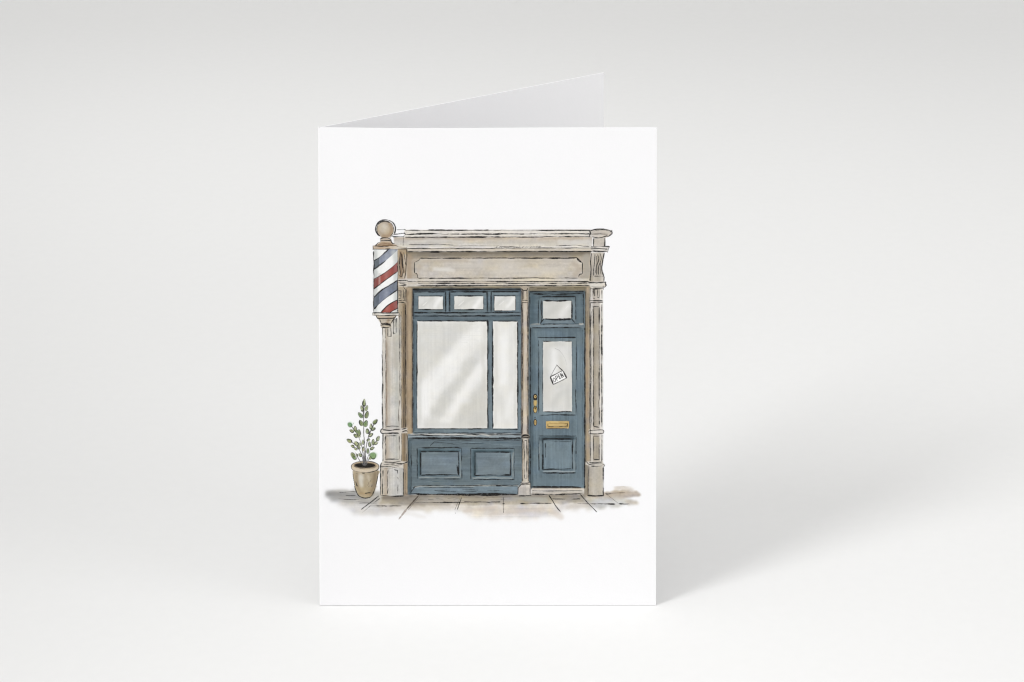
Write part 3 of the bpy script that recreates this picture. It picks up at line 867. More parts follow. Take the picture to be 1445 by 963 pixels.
    for k in range(8):
        x = 591 + k * 2
        vl(x, 470 + rng.uniform(0, 40), 520 + rng.uniform(0, 80), .7, .22, col=(210, 208, 203))
    cur = img[sl[2]:sl[3], sl[0]:sl[1]]
    ii = np.arange(sl[0], sl[1]) / GS + GX0; jj = np.arange(sl[2], sl[3]) / GS + GY0
    for a, b, w, c, al, s in (((700, 458), (700, 600), 4, (222, 219, 213), .6, 1.6), ((728, 460), (727, 600), 3, (218, 217, 212), .6, 1.2), ((712, 470), (710, 540), 8, (244, 244, 243), .8, 3), ((706, 560), (716, 600), 10, (220, 219, 214), .5, 3.5),
                              ((722, 480), (721, 560), 4, (226, 225, 222), .5, 2), ((714, 590), (722, 555), 6, (240, 240, 238), .6, 2.5)):
        wash([a, b], w, c, al, s)
    # repaint the bars the soft strokes may have run over
    for (x0, x1, y0, y1) in ((688.2, 695.4, 451, 606.4), (731, 737, 451, 613), (583.4, 588.4, 451, 613)):
        rect(x0, y0, x1, y1, (104, 128, 144), soft=.2, tex=BLUEV, warm=2)
    rect(583.4, 605.6, 737, 612.6, (112, 136, 151), soft=.25, tex=BLUEH, warm=2)
    rect(588.5, 449.6, 730.5, 453.3, (96, 120, 136), soft=.2, tex=BLUEH, warm=2)
    wash([(585, 455), (585, 608)], 2.0, (66, 88, 104), .6, .6)
    wash([(692, 456), (692, 604)], 2, (134, 155, 170), .5, .7)
    wash([(733.6, 456), (733.6, 606)], 2, (124, 146, 160), .5, .7)
    hl(589, 688, 453.2, 1.9, .9, brk=.06); hl(640, 686, 453.8, 1.0, .8, brk=.2)
    hl(695.6, 730.6, 453.6, 1.4, .88, brk=.05)
    vl(588.6, 454, 605, 1.3, .85, brk=.28); vl(588.9, 456, 530, .9, .7, brk=.2)
    vl(688.5, 452, 605.5, 1.6, .9, brk=.12); vl(695.4, 455, 605, 1.8, .92, brk=.1)
    vl(730.6, 455, 606, 1.5, .9, brk=.2); vl(731.2, 480, 560, 1.4, .7, brk=.25)
    vl(735.8, 411, 612, 1.2, .8, brk=.12); vl(582.8, 408, 612, 1.5, .75, brk=.1)
    hl(590, 689, 605.8, 1.4, .9, brk=.1); ink([(695, 606.2), (715, 607), (731, 606.6)], 1.7, .92)
    hl(584, 735, 611.4, .9, .6, brk=.3)
    ink([(687, 453), (688, 462)], .9, .7)

def stall_riser():
    rect(575.4, 613, 737.4, 698.4, (103, 125, 138), soft=.25, tex=BLUEH, warm=2)
    # sill
    rect(576, 613, 737.4, 619, (146, 164, 176), soft=.25, tex=BLUEH, warm=1)
    wash([(580, 613.8), (700, 613.6)], 1.5, (224, 218, 210), .85, .4)
    wash([(590, 614), (735, 613.4)], 1.1, (230, 226, 218), .7, .3)
    ink([(575, 614.8), (596, 614.4), (612, 615.6), (640, 615.8), (660, 613.8), (700, 614.4), (737, 614)], 1.2, .88, brk=.1)
    hl(604, 736, 612, 1.0, .7, brk=.25)
    hl(576, 736, 618.8, 2.2, .92, brk=.07); hl(610, 730, 619.4, 1.6, .85, brk=.12)
    hl(577, 736, 621.6, 1.0, .75, brk=.2)
    vl(575.4, 614, 622, 1.2, .85)
    wash([(578, 622), (577.6, 690)], 4, (64, 90, 106), .7, 1.3)
    wash([(582, 625), (734, 625.6)], 3, (92, 116, 132), .5, 1.2)
    vl(576.4, 622, 660, 1.1, .7, brk=.2); vl(580.4, 626, 696, .9, .7, brk=.25)
    ink([(575.6, 655), (578.4, 652), (577, 664)], 1.0, .6)
    for k in range(22):
        x = 584 + rng.uniform(0, 140); y = rng.choice([rng.uniform(623, 631), rng.uniform(678, 686)])
        hl(x, x + rng.uniform(8, 28), y, .7, .35, col=rng.choice([(58, 80, 94), (150, 170, 182)]))
    ink([(607, 630), (613, 624), (640, 627.4), (690, 626)], .7, .5, brk=.25)
    # two sunk panels
    for (ox0, oy0, ox1, oy1, ix0, iy0, ix1, iy1) in ((588.8, 632.8, 651.8, 676.4, 593.8, 638, 647.6, 671.2), (664.4, 633.4, 725.8, 677.2, 670.4, 638.6, 720.8, 671.8)):
        rect(ox0, oy0, ox1, oy1, (100, 126, 142), soft=.2, tex=BLUEH, warm=2)
        wash([(ox0 + 3, oy0 + 3.4), (ox1 - 3, oy0 + 3.4)], 2.4, (74, 108, 124), .7, .7)
        wash([(ix0 - 1, iy0), (ix0 - 1, iy1)], 3.2, (52, 80, 94), .8, .9)
        wash([(ix0, iy0 - .4), (ix1, iy0 - .4)], 2.4, (46, 70, 84), .8, .8)
        rect(ix0 + .6, iy0 + 1, ix1, iy1 - .5, (117, 138, 152), soft=.6, tex=BLUEH, warm=2)
        wash([(ix0 + 8, iy1 - 9), (ix1 - 8, iy1 - 6)], 7, (124, 145, 158), .5, 2.5)
        wash([(ix0 + 2, iy0 + 4), (ix1 - 10, iy0 + 5)], 4, (104, 129, 144), .5, 1.6)
        wash([(ox0 + 3, oy1 - 2), (ox1 - 3, oy1 - 2)], 1.3, (198, 198, 192), .7, .4)
        wash([(ox1 - 2, oy0 + 6), (ox1 - 1.6, oy1 - 3)], 1.2, (196, 192, 184), .65, .4)
        frame_ink(ox0, oy0, ox1, oy1, 1.1, .8, "tlr", brk=.2)
        hl(ox0 + 6, ox1, oy0 - .4, 1.5, .7, brk=.3)
        hl(ox0 + 4, ox1, oy1 + .2, 1.3, .85, brk=.15)
        hl(ix0, ix1, iy0, 1.7, .9, brk=.06); vl(ix0, iy0, iy1, 1.5, .88, brk=.1)
        ink([(ix1 - 1, iy0), (ix1, (iy0 + iy1) / 2), (ix1 - .4, iy1)], 1.6, .9, brk=.05)
        ink([(ix0, iy1), ((ix0 + ix1) / 2, iy1 - .8), (ix1, iy1 - .2)], 1.6, .9, brk=.06)
    ink([(645, 657), (647.4, 671)], 2.6, .85)
    wash([(672, 642), (671.6, 668)], 3, (60, 88, 102), .5, 1)
    # skirting
    rect(581, 687.4, 731, 697.6, (118, 143, 160), soft=.25, tex=BLUEH, warm=1)
    wash([(585, 687.4), (731, 686)], 1.2, (222, 216, 204), .8, .35)
    ink([(582, 688.4), (596, 685.6), (640, 686.4), (690, 685.4), (732, 685)], .9, .75, brk=.22)
    hl(596, 668, 688.6, .8, .6, brk=.3); hl(700, 731, 686.4, 1.4, .85, brk=.12)
    for k in range(8):
        x = 590 + rng.uniform(0, 110)
        hl(x, x + rng.uniform(8, 22), rng.uniform(690, 695), .7, .5)
    ink([(579.6, 696), (586, 686.6)], 1.0, .7)
    vl(731, 687, 698.4, 1.2, .85)
    wash([(579, 690), (580, 697.5)], 3, (60, 80, 94), .7, 1)
    ink([(587, 698), (640, 698.6), (690, 698.4), (730, 698.6)], 3.0, .95, (20, 18, 18), vary=.3)
    hl(578, 592, 697, 1.4, .8)

def column():
    rect(735.6, 404, 747, 616, (198, 182, 164), soft=.25, tex=STONEV, warm=6, grad=('x', [(735.6, (110, 108, 104)), (737.4, (190, 172, 152)), (740, (212, 198, 182)), (743, (208, 192, 175)), (744.6, (186, 170, 152)), (747, (96, 106, 112))]))
    fill([(734, 404.5), (748, 404.5), (745.6, 411), (736.6, 411)], (194, 178, 158), soft=.3)
    wash([(739, 470), (738.6, 540)], 1.4, (190, 158, 128), .6, .7)
    wash([(741.5, 430), (741.5, 600)], 1.8, (220, 208, 195), .6, .8)
    ink([(735, 407.6), (736.8, 408.4), (738.6, 410.6), (743.6, 410.6), (745.4, 407)], 1.2, .88)
    ink([(737, 410), (737.6, 424)], 1.0, .7, brk=.15); ink([(739.2, 411), (739, 423)], .8, .65); ink([(743.8, 411), (743.6, 424)], .9, .7, brk=.1)
    ink([(736.6, 425), (741, 424.4), (745, 425.2)], 1.0, .8); hl(737, 745, 427.4, .8, .6)
    vl(736.9, 426, 614, 1.1, .8, brk=.15); vl(745.2, 426, 614, 1.3, .82, brk=.12); vl(743.9, 440, 610, .6, .5, brk=.3); vl(738.2, 430, 600, .6, .4, brk=.35)
    fill([(736, 614), (747.4, 614), (747.4, 620), (736, 620)], (150, 138, 124), soft=.3)
    ink([(735.6, 617.4), (739, 615.2), (744, 615.2), (747.6, 617.2)], 2.2, .95, curved=True)
    ink([(736, 618.6), (747.6, 618.6)], 1.4, .9)
    rect(736.6, 619.6, 746.6, 681, (206, 193, 177), soft=.25, tex=STONEV, grad=('x', [(736.6, (150, 140, 128)), (738.6, (206, 192, 174)), (741.5, (220, 210, 198)), (744.6, (206, 192, 176)), (746.6, (140, 134, 126))]))
    vl(737, 620, 680, 1.2, .85, brk=.08); vl(746.4, 620, 681, 1.4, .85, brk=.08)
    ink([(739.8, 623), (739.6, 660), (740.4, 676)], .9, .75, brk=.15); vl(743.6, 622, 676, 1.2, .8, brk=.12); hl(740, 743.6, 622.4, .8, .7); hl(740.2, 743.6, 676.2, .8, .7)
    fill([(734.6, 683.5), (737, 680.4), (746.6, 680.4), (748.6, 683.5), (748, 686), (735.4, 686)], (212, 202, 190), soft=.3)
    ink([(734.4, 681.4), (738, 682.6), (745, 682.4), (748.4, 680)], 1.3, .88, curved=True)
    ink([(734.6, 684.2), (741, 685), (748.6, 684)], 1.1, .8)
    fill([(731, 687), (735, 685), (748.4, 685), (749.4, 700), (731, 700.4)], (208, 200, 191), soft=.3, tex=STONEV, grad=('y', [(685, (224, 216, 207)), (690, (204, 195, 187)), (700, (212, 204, 195))]))
    ink([(735, 684.8), (731.4, 689), (731, 699.6)], 1.1, .8); vl(749, 686, 700, 1.1, .8, brk=.1); vl(747.6, 690, 699, .8, .5, brk=.2)
    hl(730.6, 742, 700.4, 1.8, .88, brk=.05); hl(742, 750, 700.2, .9, .7)

# ---- door
def door():
    rect(746.6, 411.4, 825.4, 690, (92, 117, 133), soft=.25, tex=BLUEV, warm=2)
    # light over the door
    rect(748, 411.6, 824.6, 459, (90, 115, 131), soft=.3, tex=BLUEH, warm=2)
    wash([(748, 412.8), (824, 413.4)], 2.6, (58, 72, 82), .75, .9)
    wash([(752, 420), (752, 456)], 6, (70, 96, 112), .7, 1.6)
    wash([(818, 420), (818, 456)], 6, (104, 130, 146), .7, 1.6)
    wash([(762, 420), (810, 419.6)], 3, (64, 80, 90), .5, 1)
    fill([(762, 421), (812, 421), (813, 457), (761, 457)], (106, 130, 145), soft=.3, tex=BLUEV)
    wash([(770, 455), (806, 455)], 3.4, (132, 153, 166), .6, .8)
    wash([(809.5, 425), (810, 452)], 2.6, (134, 155, 168), .6, .7)
    glass(766.4, 425.4, 806.6, 450.6, (222, 221, 216))
    wash([(770, 446), (790, 430)], 8, (210, 210, 204), .6, 3); wash([(792, 446), (803, 432)], 7, (236, 235, 233), .7, 2.5); wash([(770, 430), (780, 428)], 5, (214, 213, 207), .6, 2)
    ink([(798, 436), (802, 432)], 1.4, .5, (246, 245, 243))
    hl(747, 824, 412.2, 1.2, .75, brk=.12); ink([(748, 415.4), (790, 416), (822, 414.8)], 1.8, .85, brk=.15)
    vl(747.6, 412, 462, 1.3, .8, brk=.15); vl(823.4, 415, 458, 1.3, .8, brk=.2)
    hl(765, 812, 418.9, 1.6, .85, brk=.22); hl(783, 793, 418.9, 2.0, .8)
    vl(760, 424, 458, 1.0, .75, brk=.2); vl(764, 424, 456, 1.1, .8, brk=.2); vl(812.6, 419, 452, 1.2, .8, brk=.15)
    ink([(769, 424.8), (786, 425.4), (806, 424.6)], 2.2, .92, brk=.05)
    vl(807, 425, 451, 1.8, .85, brk=.08); vl(765.8, 426, 450, 1.0, .65, brk=.25)
    ink([(768, 450.6), (785, 451.8), (807, 450.8)], 2.2, .92, brk=.04)
    ink([(767.4, 450.4), (762.4, 457.4)], 1.4, .85); ink([(807, 451), (812, 457)], 1.2, .8); hl(778, 800, 452.8, 1.0, .5, brk=.1)
    # rail
    rect(748, 458.2, 825, 463.2, (120, 143, 158), soft=.2, tex=BLUEH, warm=1)
    hl(766, 822, 458, 1.2, .85, brk=.18); hl(748, 768, 458.6, 1.0, .7, brk=.3)
    wash([(750, 458.6), (762, 458.6)], 1.0, (222, 214, 200), .8, .3); wash([(818, 458.4), (823, 458.6)], 1.6, (232, 226, 216), .85, .3); wash([(770, 459.4), (816, 459.4)], .9, (178, 190, 198), .6, .3)
    ink([(749.6, 463.8), (785, 463), (821, 463.4)], 1.7, .9, brk=.08)
    # door leaf
    rect(749.4, 464, 824, 687.4, (104, 130, 147), soft=.25, tex=BLUEV, warm=2)
    wash([(750.6, 466), (750.6, 686)], 2.4, (56, 76, 88), .7, .9)
    wash([(753.6, 470), (753.6, 550)], 3, (84, 110, 126), .6, 1.2)
    wash([(751, 466), (822, 466)], 3, (84, 108, 124), .5, 1.2)
    wash([(818, 470), (818, 684)], 5, (116, 141, 157), .6, 1.6)
    wash([(756, 680), (818, 680)], 8, (112, 138, 155), .6, 2.5)
    wash([(800, 652), (816, 610)], 4, (118, 144, 160), .4, 2)
    vl(748.4, 463, 688, 1.8, .8, brk=.1); vl(825, 463, 690, 1.6, .85, brk=.1); vl(822.6, 466, 686, .7, .4, brk=.3)
    for k in range(24):
        x = rng.choice([rng.uniform(752, 759), rng.uniform(814, 822)]); y = rng.uniform(470, 660)
        vl(x, y, y + rng.uniform(10, 30), .7, .25, col=rng.choice([(62, 84, 98), (146, 168, 182)]))
    # glazed panel
    rect(761, 478, 813, 586, (116, 140, 154), soft=.3, tex=BLUEV, warm=1)
    wash([(763.6, 482), (763.6, 582)], 2, (130, 152, 166), .5, .7)
    glass(766.4, 482.6, 807.2, 581.6, (226, 225, 221))
    for a, b, w, c, al, s in (((770, 490), (769, 575), 5, (216, 214, 207), .6, 1.8), ((783, 495), (782, 530), 8, (242, 242, 242), .8, 3.2), ((792, 490), (804, 520), 6, (234, 233, 231), .6, 2.5), ((776, 488), (796, 486), 5, (214, 213, 208), .55, 2.2),
                              ((796, 548), (780, 572), 10, (212, 212, 207), .6, 3.2), ((802, 545), (803, 576), 5, (206, 206, 200), .5, 1.8), ((774, 545), (774, 575), 6, (220, 217, 210), .5, 2.2), ((786, 552), (798, 546), 4, (232, 231, 229), .5, 2)):
        wash([a, b], w, c, al, s)
    ink([(783, 492), (790, 496), (797, 506), (800, 516)], .7, .3, (120, 120, 118), curved=True)
    hl(758.8, 812.6, 477, 1.6, .88, brk=.1)
    vl(760.2, 481, 584, 1.2, .82, brk=.18); vl(813.4, 482, 537, 1.1, .75, brk=.3); vl(812.8, 550, 586, 1.4, .88)
    ink([(763, 586.8), (785, 586), (812.4, 586.6)], 1.5, .9, brk=.06)
    hl(767, 779, 482.4, 1.3, .8); hl(797, 806.8, 482.4, 1.3, .85, brk=.06); vl(766, 484, 580, 1.0, .6, brk=.4); vl(807.6, 483, 581, 1.2, .55, (80, 90, 96), brk=.25)
    ink([(768, 581.6), (786, 582.4), (798, 581.2), (807, 581.8)], 1.4, .88, brk=.1)
    # lower sunk panel
    rect(761, 616, 813, 668, (98, 124, 140), soft=.3, tex=BLUEV, warm=1)
    wash([(763.4, 620), (763.4, 664)], 2.4, (128, 150, 163), .6, .7)
    wash([(764, 620), (809, 619.6)], 3.4, (40, 58, 70), .8, 1)
    wash([(767, 622), (767, 662)], 2.6, (56, 78, 92), .7, .9)
    rect(767.4, 622.4, 807.6, 662.4, (114, 140, 157), soft=.7, tex=BLUEV, warm=1)
    wash([(776, 640), (800, 650)], 12, (124, 149, 164), .5, 4)
    wash([(810.6, 622), (810.6, 664)], 2.0, (150, 168, 178), .6, .6)
    wash([(767, 666), (811, 666)], 1.7, (186, 196, 200), .8, .5)
    hl(760.6, 813.4, 615.9, 1.0, .75, brk=.25); vl(760.6, 617, 665, 1.1, .8, brk=.2); vl(813, 617, 664, 1.1, .75, brk=.4); vl(761.8, 622, 650, .8, .6, (208, 210, 208), brk=.35)
    ink([(765.4, 620.4), (786, 620), (808.6, 620.6)], 1.7, .9, brk=.05)
    vl(766.2, 621, 664, 1.5, .88, brk=.08); ink([(770, 626), (769.4, 640), (769.8, 647)], 1.2, .8, brk=.15)
    hl(777, 806, 624, .9, .6, brk=.3)
    vl(807.8, 621, 663, 1.4, .88, brk=.1)
    ink([(766, 663.6), (780, 662.8), (792, 663.4), (806, 662)], 1.3, .88, brk=.06)
    ink([(765, 668), (790, 668.6), (812.6, 668)], 1.5, .9, brk=.06)
    # step
    ink([(750, 687.8), (790, 688.4), (820, 688.6)], 2.6, .95, (22, 20, 20), vary=.25)
    rect(750, 689.6, 824, 698, (220, 208, 194), soft=.3, tex=STONE, warm=5, grad=('y', [(689, (206, 188, 168)), (692, (222, 212, 200)), (694, (210, 202, 192)), (698, (196, 184, 170))]))
    hl(751, 822, 693.4, .9, .7, brk=.15); hl(753, 820, 690.6, .7, .4, (120, 96, 76), brk=.25)
    ink([(750, 698), (780, 698.8), (800, 698), (822, 697.6)], 2.0, .92, (24, 22, 22), brk=.16)
    wash([(748, 686), (750, 690)], 1.6, (40, 44, 46), .6, .6)

def hanging_sign():
    hook = (786.0, 516.0)
    A, B, C, D = (776.7, 532.4), (794.2, 523.4), (799.8, 534.2), (781.0, 543.2)
    ink([hook, (781, 524), A], .8, .7, (70, 70, 70)); ink([hook, (790, 520), B], 1.1, .92)
    ink([(785.6, 515.6), (786.4, 516.4)], 2.0, .9)
    fill([A, B, C, D], (246, 246, 245), soft=.2, tex=(), warm=0)
    ink([A, B], 1.2, .95); ink([B, C], 1.7, .95); ink([C, D], 1.1, .9); ink([D, A], 1.4, .92)
    A_, ex, ey = np.array(A), (np.array(B) - A) , (np.array(D) - A)
    L = lambda pts: [tuple(A_ + ex * u + ey * v) for u, v in pts]
    k = dict(jit=.05, taper=False, vary=.15)
    ink(L([(.14, .36), (.1, .55), (.13, .76), (.2, .8), (.26, .66), (.26, .46), (.2, .32), (.14, .36)]), 1.0, .95, curved=True, **k)
    ink(L([(.34, .26), (.36, .78)]), 0.95, .95, **k)
    ink(L([(.34, .26), (.42, .24), (.47, .34), (.44, .5), (.355, .52)]), 0.95, .95, curved=True, **k)
    ink(L([(.56, .22), (.585, .76)]), 0.95, .95, **k)
    for v in (.22, .48, .75):
        ink(L([(.56 + .02 * v, v), (.68 + .02 * v, v - .03)]), 0.95, .95, **k)
    ink(L([(.78, .76), (.75, .22), (.895, .74), (.86, .2)]), 0.95, .95, **k)

def brass():
    GOLD, DARK = (214, 178, 106), (120, 88, 44)
    def oval(cx, cy, rx, ry, n=24):
        return [(cx + rx * math.cos(a), cy + ry * math.sin(a)) for a in np.linspace(0, 2 * PI, n + 1)[:-1]]
    # pull handle
    fill(oval(755.4, 561, 3.2, 4.6), (42, 36, 30), soft=.2)
    ink([(755.4, 557.4), (755.4, 556.6)], 1.2, .9)
    fill(oval(755.5, 560.4, 1.7, 2.4), GOLD, soft=.2); fill(oval(755.5, 560.2, .6, .8), (40, 32, 24), soft=.1)
    ink([(752.8, 564.2), (755.4, 565.2), (758.2, 564)], 1.2, .9, curved=True)
    fill([(753.6, 565.6), (757.6, 565.6), (758, 570), (756.6, 574), (754.2, 574), (753.2, 570)], GOLD, soft=.3, tex=(('wash', .08),))
    ink([(753, 566), (753.2, 571), (754.4, 574.4)], .8, .6, DARK); ink([(758, 566), (757.8, 571)], .7, .6, DARK)
    fill(oval(755.4, 578.6, 3.0, 5.2), (48, 40, 32), soft=.25)
    fill(oval(755.4, 578.8, 2.1, 4.3), GOLD, soft=.2)
    fill(oval(755.3, 576.6, 1.0, 1.4), (26, 22, 20), soft=.1); ink([(755.3, 577), (755.2, 579.6)], .9, .95)
    wash([(756.4, 580), (756, 582)], .8, (240, 216, 156), .7, .3)
    # key plate
    ink([(754.4, 591.6), (755, 589.4), (756.2, 591.4)], .9, .85, curved=True)
    fill(oval(755.4, 596.8, 2.5, 4.9), (54, 44, 34), soft=.25)
    fill(oval(755.5, 597, 1.6, 3.9), (206, 168, 96), soft=.2)
    ink([(755.2, 594.6), (755.1, 598)], .7, .8)
    # letter box
    fill(box(770.6, 595, 803.2, 605.2), (221, 184, 112), soft=.25, wob=.2, tex=(('wash', .08), ('horiz', .05)), warm=4)
    wash([(774, 596.4), (800, 596)], 1.3, (242, 218, 160), .8, .4); wash([(772, 604.2), (790, 604.4)], 1.2, (196, 150, 84), .7, .5); wash([(776, 600.6), (796, 600.4)], 2, (234, 202, 136), .6, .8)
    frame_ink(773.4, 598, 800.8, 602.9, .9, .85, "tblr", brk=.06)
    hl(770.4, 803, 595, .7, .5, (90, 66, 34), brk=.35); hl(772, 800, 605.4, .8, .6, (60, 46, 30), brk=.25); vl(803.4, 595.6, 604.6, 1.0, .5, (70, 74, 76), brk=.2); vl(770.4, 596, 604, .7, .5, DARK, brk=.2)
    ink([(799.2, 601.2), (799.8, 601.8)], 1.4, .9)

# ---- potted plant
def plant():
    cv = lambda x, y: (440 + x / 5.067, 550 + y / 5.067)
    # pot
    body = [cv(*p) for p in ((294, 580), (296, 625), (306, 690), (326, 745), (350, 770), (382, 777), (418, 773), (442, 745), (464, 680), (474, 620), (474, 580))]
    fill(body, (190, 172, 144), soft=.3, tex=(('wash', .07), ('grain', .04)), warm=6, curved=True)
    wash([cv(455, 600), cv(450, 680), cv(425, 750)], 5, (142, 122, 94), .7, 1.4)
    wash([cv(320, 620), cv(330, 690), cv(352, 745)], 3.5, (164, 144, 116), .65, 1.2)
    wash([cv(350, 620), cv(358, 690)], 7, (226, 221, 210), .85, 1.6); wash([cv(400, 620), cv(410, 660)], 3, (220, 206, 184), .6, 1.2)
    wash([cv(340, 745), cv(420, 750)], 3, (184, 152, 106), .6, 1)
    t = np.linspace(0, 2 * PI, 41)[:-1]
    ell = lambda cx, cy, rx, ry, s=0.0, e=2 * PI, n=40: [cv(cx + rx * math.cos(a), cy + ry * math.sin(a)) for a in np.linspace(s, e, n)]
    fill(ell(382, 552, 100, 34)[:-1], (216, 194, 166), soft=.3, warm=4)
    fill([cv(*p) for p in ((284, 552), (290, 576), (330, 592), (385, 598), (440, 590), (476, 574), (480, 552), (440, 572), (382, 578), (320, 572))], (224, 206, 182), soft=.4)
    fill(ell(380, 540, 84, 22)[:-1], (206, 178, 146), soft=.3)
    fill(ell(380, 545, 76, 18)[:-1], (34, 30, 29), soft=.4, tex=(('grain', .4),), wob=.25)
    for k in range(40):
        a = rng.uniform(0, 2 * PI); r = rng.uniform(.1, 1)
        x, y = cv(380 + 72 * r * math.cos(a), 545 + 16 * r * math.sin(a))
        ink([(x, y), (x + .6, y + rng.uniform(-.5, .5))], .9, .7, rng.choice([(18, 16, 16), (92, 86, 80), (20, 18, 18)]))
    ink(ell(382, 550, 99, 36, 2.9, 6.5), .9, .75, brk=.15)
    ink(ell(382, 560, 98, 36, -.2, 3.3), 1.1, .85, brk=.08)
    ink(ell(382, 545, 82, 24, .1, 3.0), .7, .55, brk=.25)
    ink([cv(294, 585), cv(296, 625), cv(306, 690), cv(326, 746), cv(345, 768)], 1.2, .8, curved=True, brk=.06)
    ink([cv(474, 580), cv(470, 630), cv(460, 690), cv(438, 748), cv(418, 774)], 1.1, .8, curved=True, brk=.08)
    ink([cv(340, 765), cv(380, 778), cv(420, 772)], 1.3, .85, curved=True)
    ink([cv(314, 660), cv(322, 690), cv(330, 694)], 1.6, .75); ink([cv(380, 745), cv(410, 740), cv(425, 742)], 1.2, .75)
    for a, b in (((400, 690), (408, 665)), ((415, 665), (422, 650)), ((428, 700), (432, 680)), ((360, 600), (380, 604)), ((318, 600), (330, 606)), ((405, 700), (412, 690))):
        ink([cv(*a), cv(*b)], .8, .65)
    # stems
    stems = [[(380, 545), (376, 420), (371, 300), (371, 190), (375, 100)], [(382, 545), (386, 440), (402, 350), (430, 280), (458, 225)], [(384, 545), (400, 490), (428, 420), (478, 350)],
             [(376, 545), (366, 450), (350, 380), (318, 310), (272, 250)], [(374, 545), (358, 470), (318, 405), (265, 360)], [(370, 545), (340, 505), (308, 450)], [(386, 545), (410, 500), (440, 470)]]
    for i, s in enumerate(stems):
        p = [cv(*q) for q in s]
        ink(p, 1.5 if i < 2 else 1.1, .85, (74, 72, 72), curved=True, taper=False)
        ink([(x + .5, y) for x, y in p], .5, .6, (188, 186, 190), curved=True)
    ink([cv(366, 545), cv(372, 480)], 1.6, .7, (96, 94, 98)); ink([cv(390, 545), cv(384, 470)], 1.6, .8, (60, 58, 58))
    # leaves: centre, half-width, half-length, lean to the right in degrees, colour
    GR = [(162, 174, 114), (136, 152, 94), (182, 190, 136), (122, 152, 92)]
    LV = [(375, 95, 11, 26, 2, 0), (360, 137, 11, 22, -18, 2), (391, 135, 11, 22, 20, 0), (349, 186, 14, 24, -38, 3), (394, 182, 13, 26, 16, 1), (354, 242, 14, 22, -24, 1), (385, 245, 16, 24, 18, 3),
          (455, 232, 13, 21, 40, 1), (424, 266, 9, 20, 0, 2), (440, 282, 10, 17, 60, 0), (398, 300, 12, 18, -4, 0), (423, 325, 10, 17, 52, 2), (407, 362, 8, 12, 55, 0),
          (273, 254, 16, 18, -40, 3), (287, 298, 11, 17, -62, 0), (311, 283, 11, 19, -10, 2), (338, 310, 13, 24, -4, 1), (316, 333, 11, 18, -55, 0), (322, 302, 8, 14, -20, 3), (338, 335, 8, 12, -50, 2),
          (268, 370, 13, 20, -60, 0), (318, 388, 13, 19, -35, 2), (292, 408, 9, 14, -65, 1), (314, 427, 8, 13, -65, 0), (336, 412, 8, 17, -15, 2), (345, 392, 7, 12, -30, 0),
          (474, 352, 12, 20, 24, 2), (440, 378, 11, 20, 4, 0), (415, 392, 9, 18, -4, 1), (460, 386, 9, 15, 62, 2), (433, 424, 9, 16, 62, 0), (402, 440, 10, 19, 2, 1), (367, 378, 9, 17, 0, 2), (369, 426, 7, 15, 0, 0),
          (294, 470, 16, 20, -30, 1), (304, 490, 12, 16, -60, 3), (346, 470, 10, 15, -40, 0), (438, 474, 26, 22, 50, 3), (420, 492, 9, 12, 40, 0), (322, 472, 7, 11, -20, 2)]
    for (x, y, w, h, ang, c) in LV:
        a = math.radians(ang)
        pts = []
        for t_ in np.linspace(0, 2 * PI, 25)[:-1]:
            px, py = .86 * w * math.sin(t_) * (1 - .28 * math.cos(t_)), -.95 * h * math.cos(t_)
            pts.append(cv(x + px * math.cos(a) - py * math.sin(a), y + px * math.sin(a) + py * math.cos(a)))
        fill(pts, GR[c], a=.92, soft=.35, tex=(('wash', .12), ('grain', .10)), warm=8, wob=.12)
        ox, oy = rng.uniform(-.25, .25, 2)
        n0 = rng.integers(0, 24)
        loop_ = pts[n0:] + pts[:n0 + 1]
        ink([(px + ox, py + oy) for px, py in loop_[:18]], 1.15, .88, (30, 32, 28), jit=.12, brk=.06)
        ink([(px + ox, py + oy) for px, py in loop_[16:]], .8, .75, (40, 42, 36), jit=.12, brk=.1)
        tip, base = cv(x + h * .6 * math.sin(a), y - h * .6 * math.cos(a)), cv(x - h * .9 * math.sin(a), y + h * .9 * math.cos(a))
        if w > 9:
            ink([base, tip], .5, .5, (66, 74, 54), jit=.05)
    fill([cv(*p) for p in ((258, 240), (282, 234), (292, 250), (280, 268), (262, 264))], (120, 186, 124), a=.55, soft=.9)
    fill([cv(*p) for p in ((418, 458), (448, 450), (468, 462), (462, 488), (432, 496), (416, 484))], (150, 196, 132), a=.6, soft=1.0)
    fill([cv(*p) for p in ((362, 425), (378, 425), (378, 445), (364, 442))], (226, 206, 160), a=.6, soft=.6)
    ink([cv(298, 250), cv(300, 240)], 1.3, .7, (96, 130, 84))

pave()
stone()
right_corner()
pilaster_right()
pilaster_left()
windows()
stall_riser()
door()
column()
brass()
hanging_sign()
pole()
plant()

# ---- which patch of the print belongs to which piece
region("printed_pavement", box(455, 686, 915, 745))
region("printed_shopfront", box(536, 318, 866, 701.5))
region("cornice", box(552, 318, 866, 357))
region("name_board", [(593, 364), (590, 367.5), (584.4, 369.8), (584.4, 386.4), (588.3, 387), (589.6, 392), (591.5, 394), (816, 394), (823, 388), (823, 370), (819, 369), (815, 364)])
region("pilaster", [(536, 446), (562, 446), (562, 405), (574, 405), (574, 605), (576, 612), (575, 650), (579.6, 655), (579.6, 701.6), (535.8, 701.6), (535.8, 650), (536, 600)])
region("pilaster+", [(832.4, 406.6), (856, 406.6), (854, 701.6), (823, 701.6), (823, 655), (830, 652), (830, 606)])
region("window_frame", box(582.4, 407, 736.4, 612.6))
for r in ((590.2, 418, 625.6, 437.2), (641, 418, 682.6, 437.2), (697.4, 418, 728, 439.4), (588.6, 453.4, 688.2, 605.4), (695.6, 453.8, 730.6, 606)):
    region("window_pane+", box(*r))
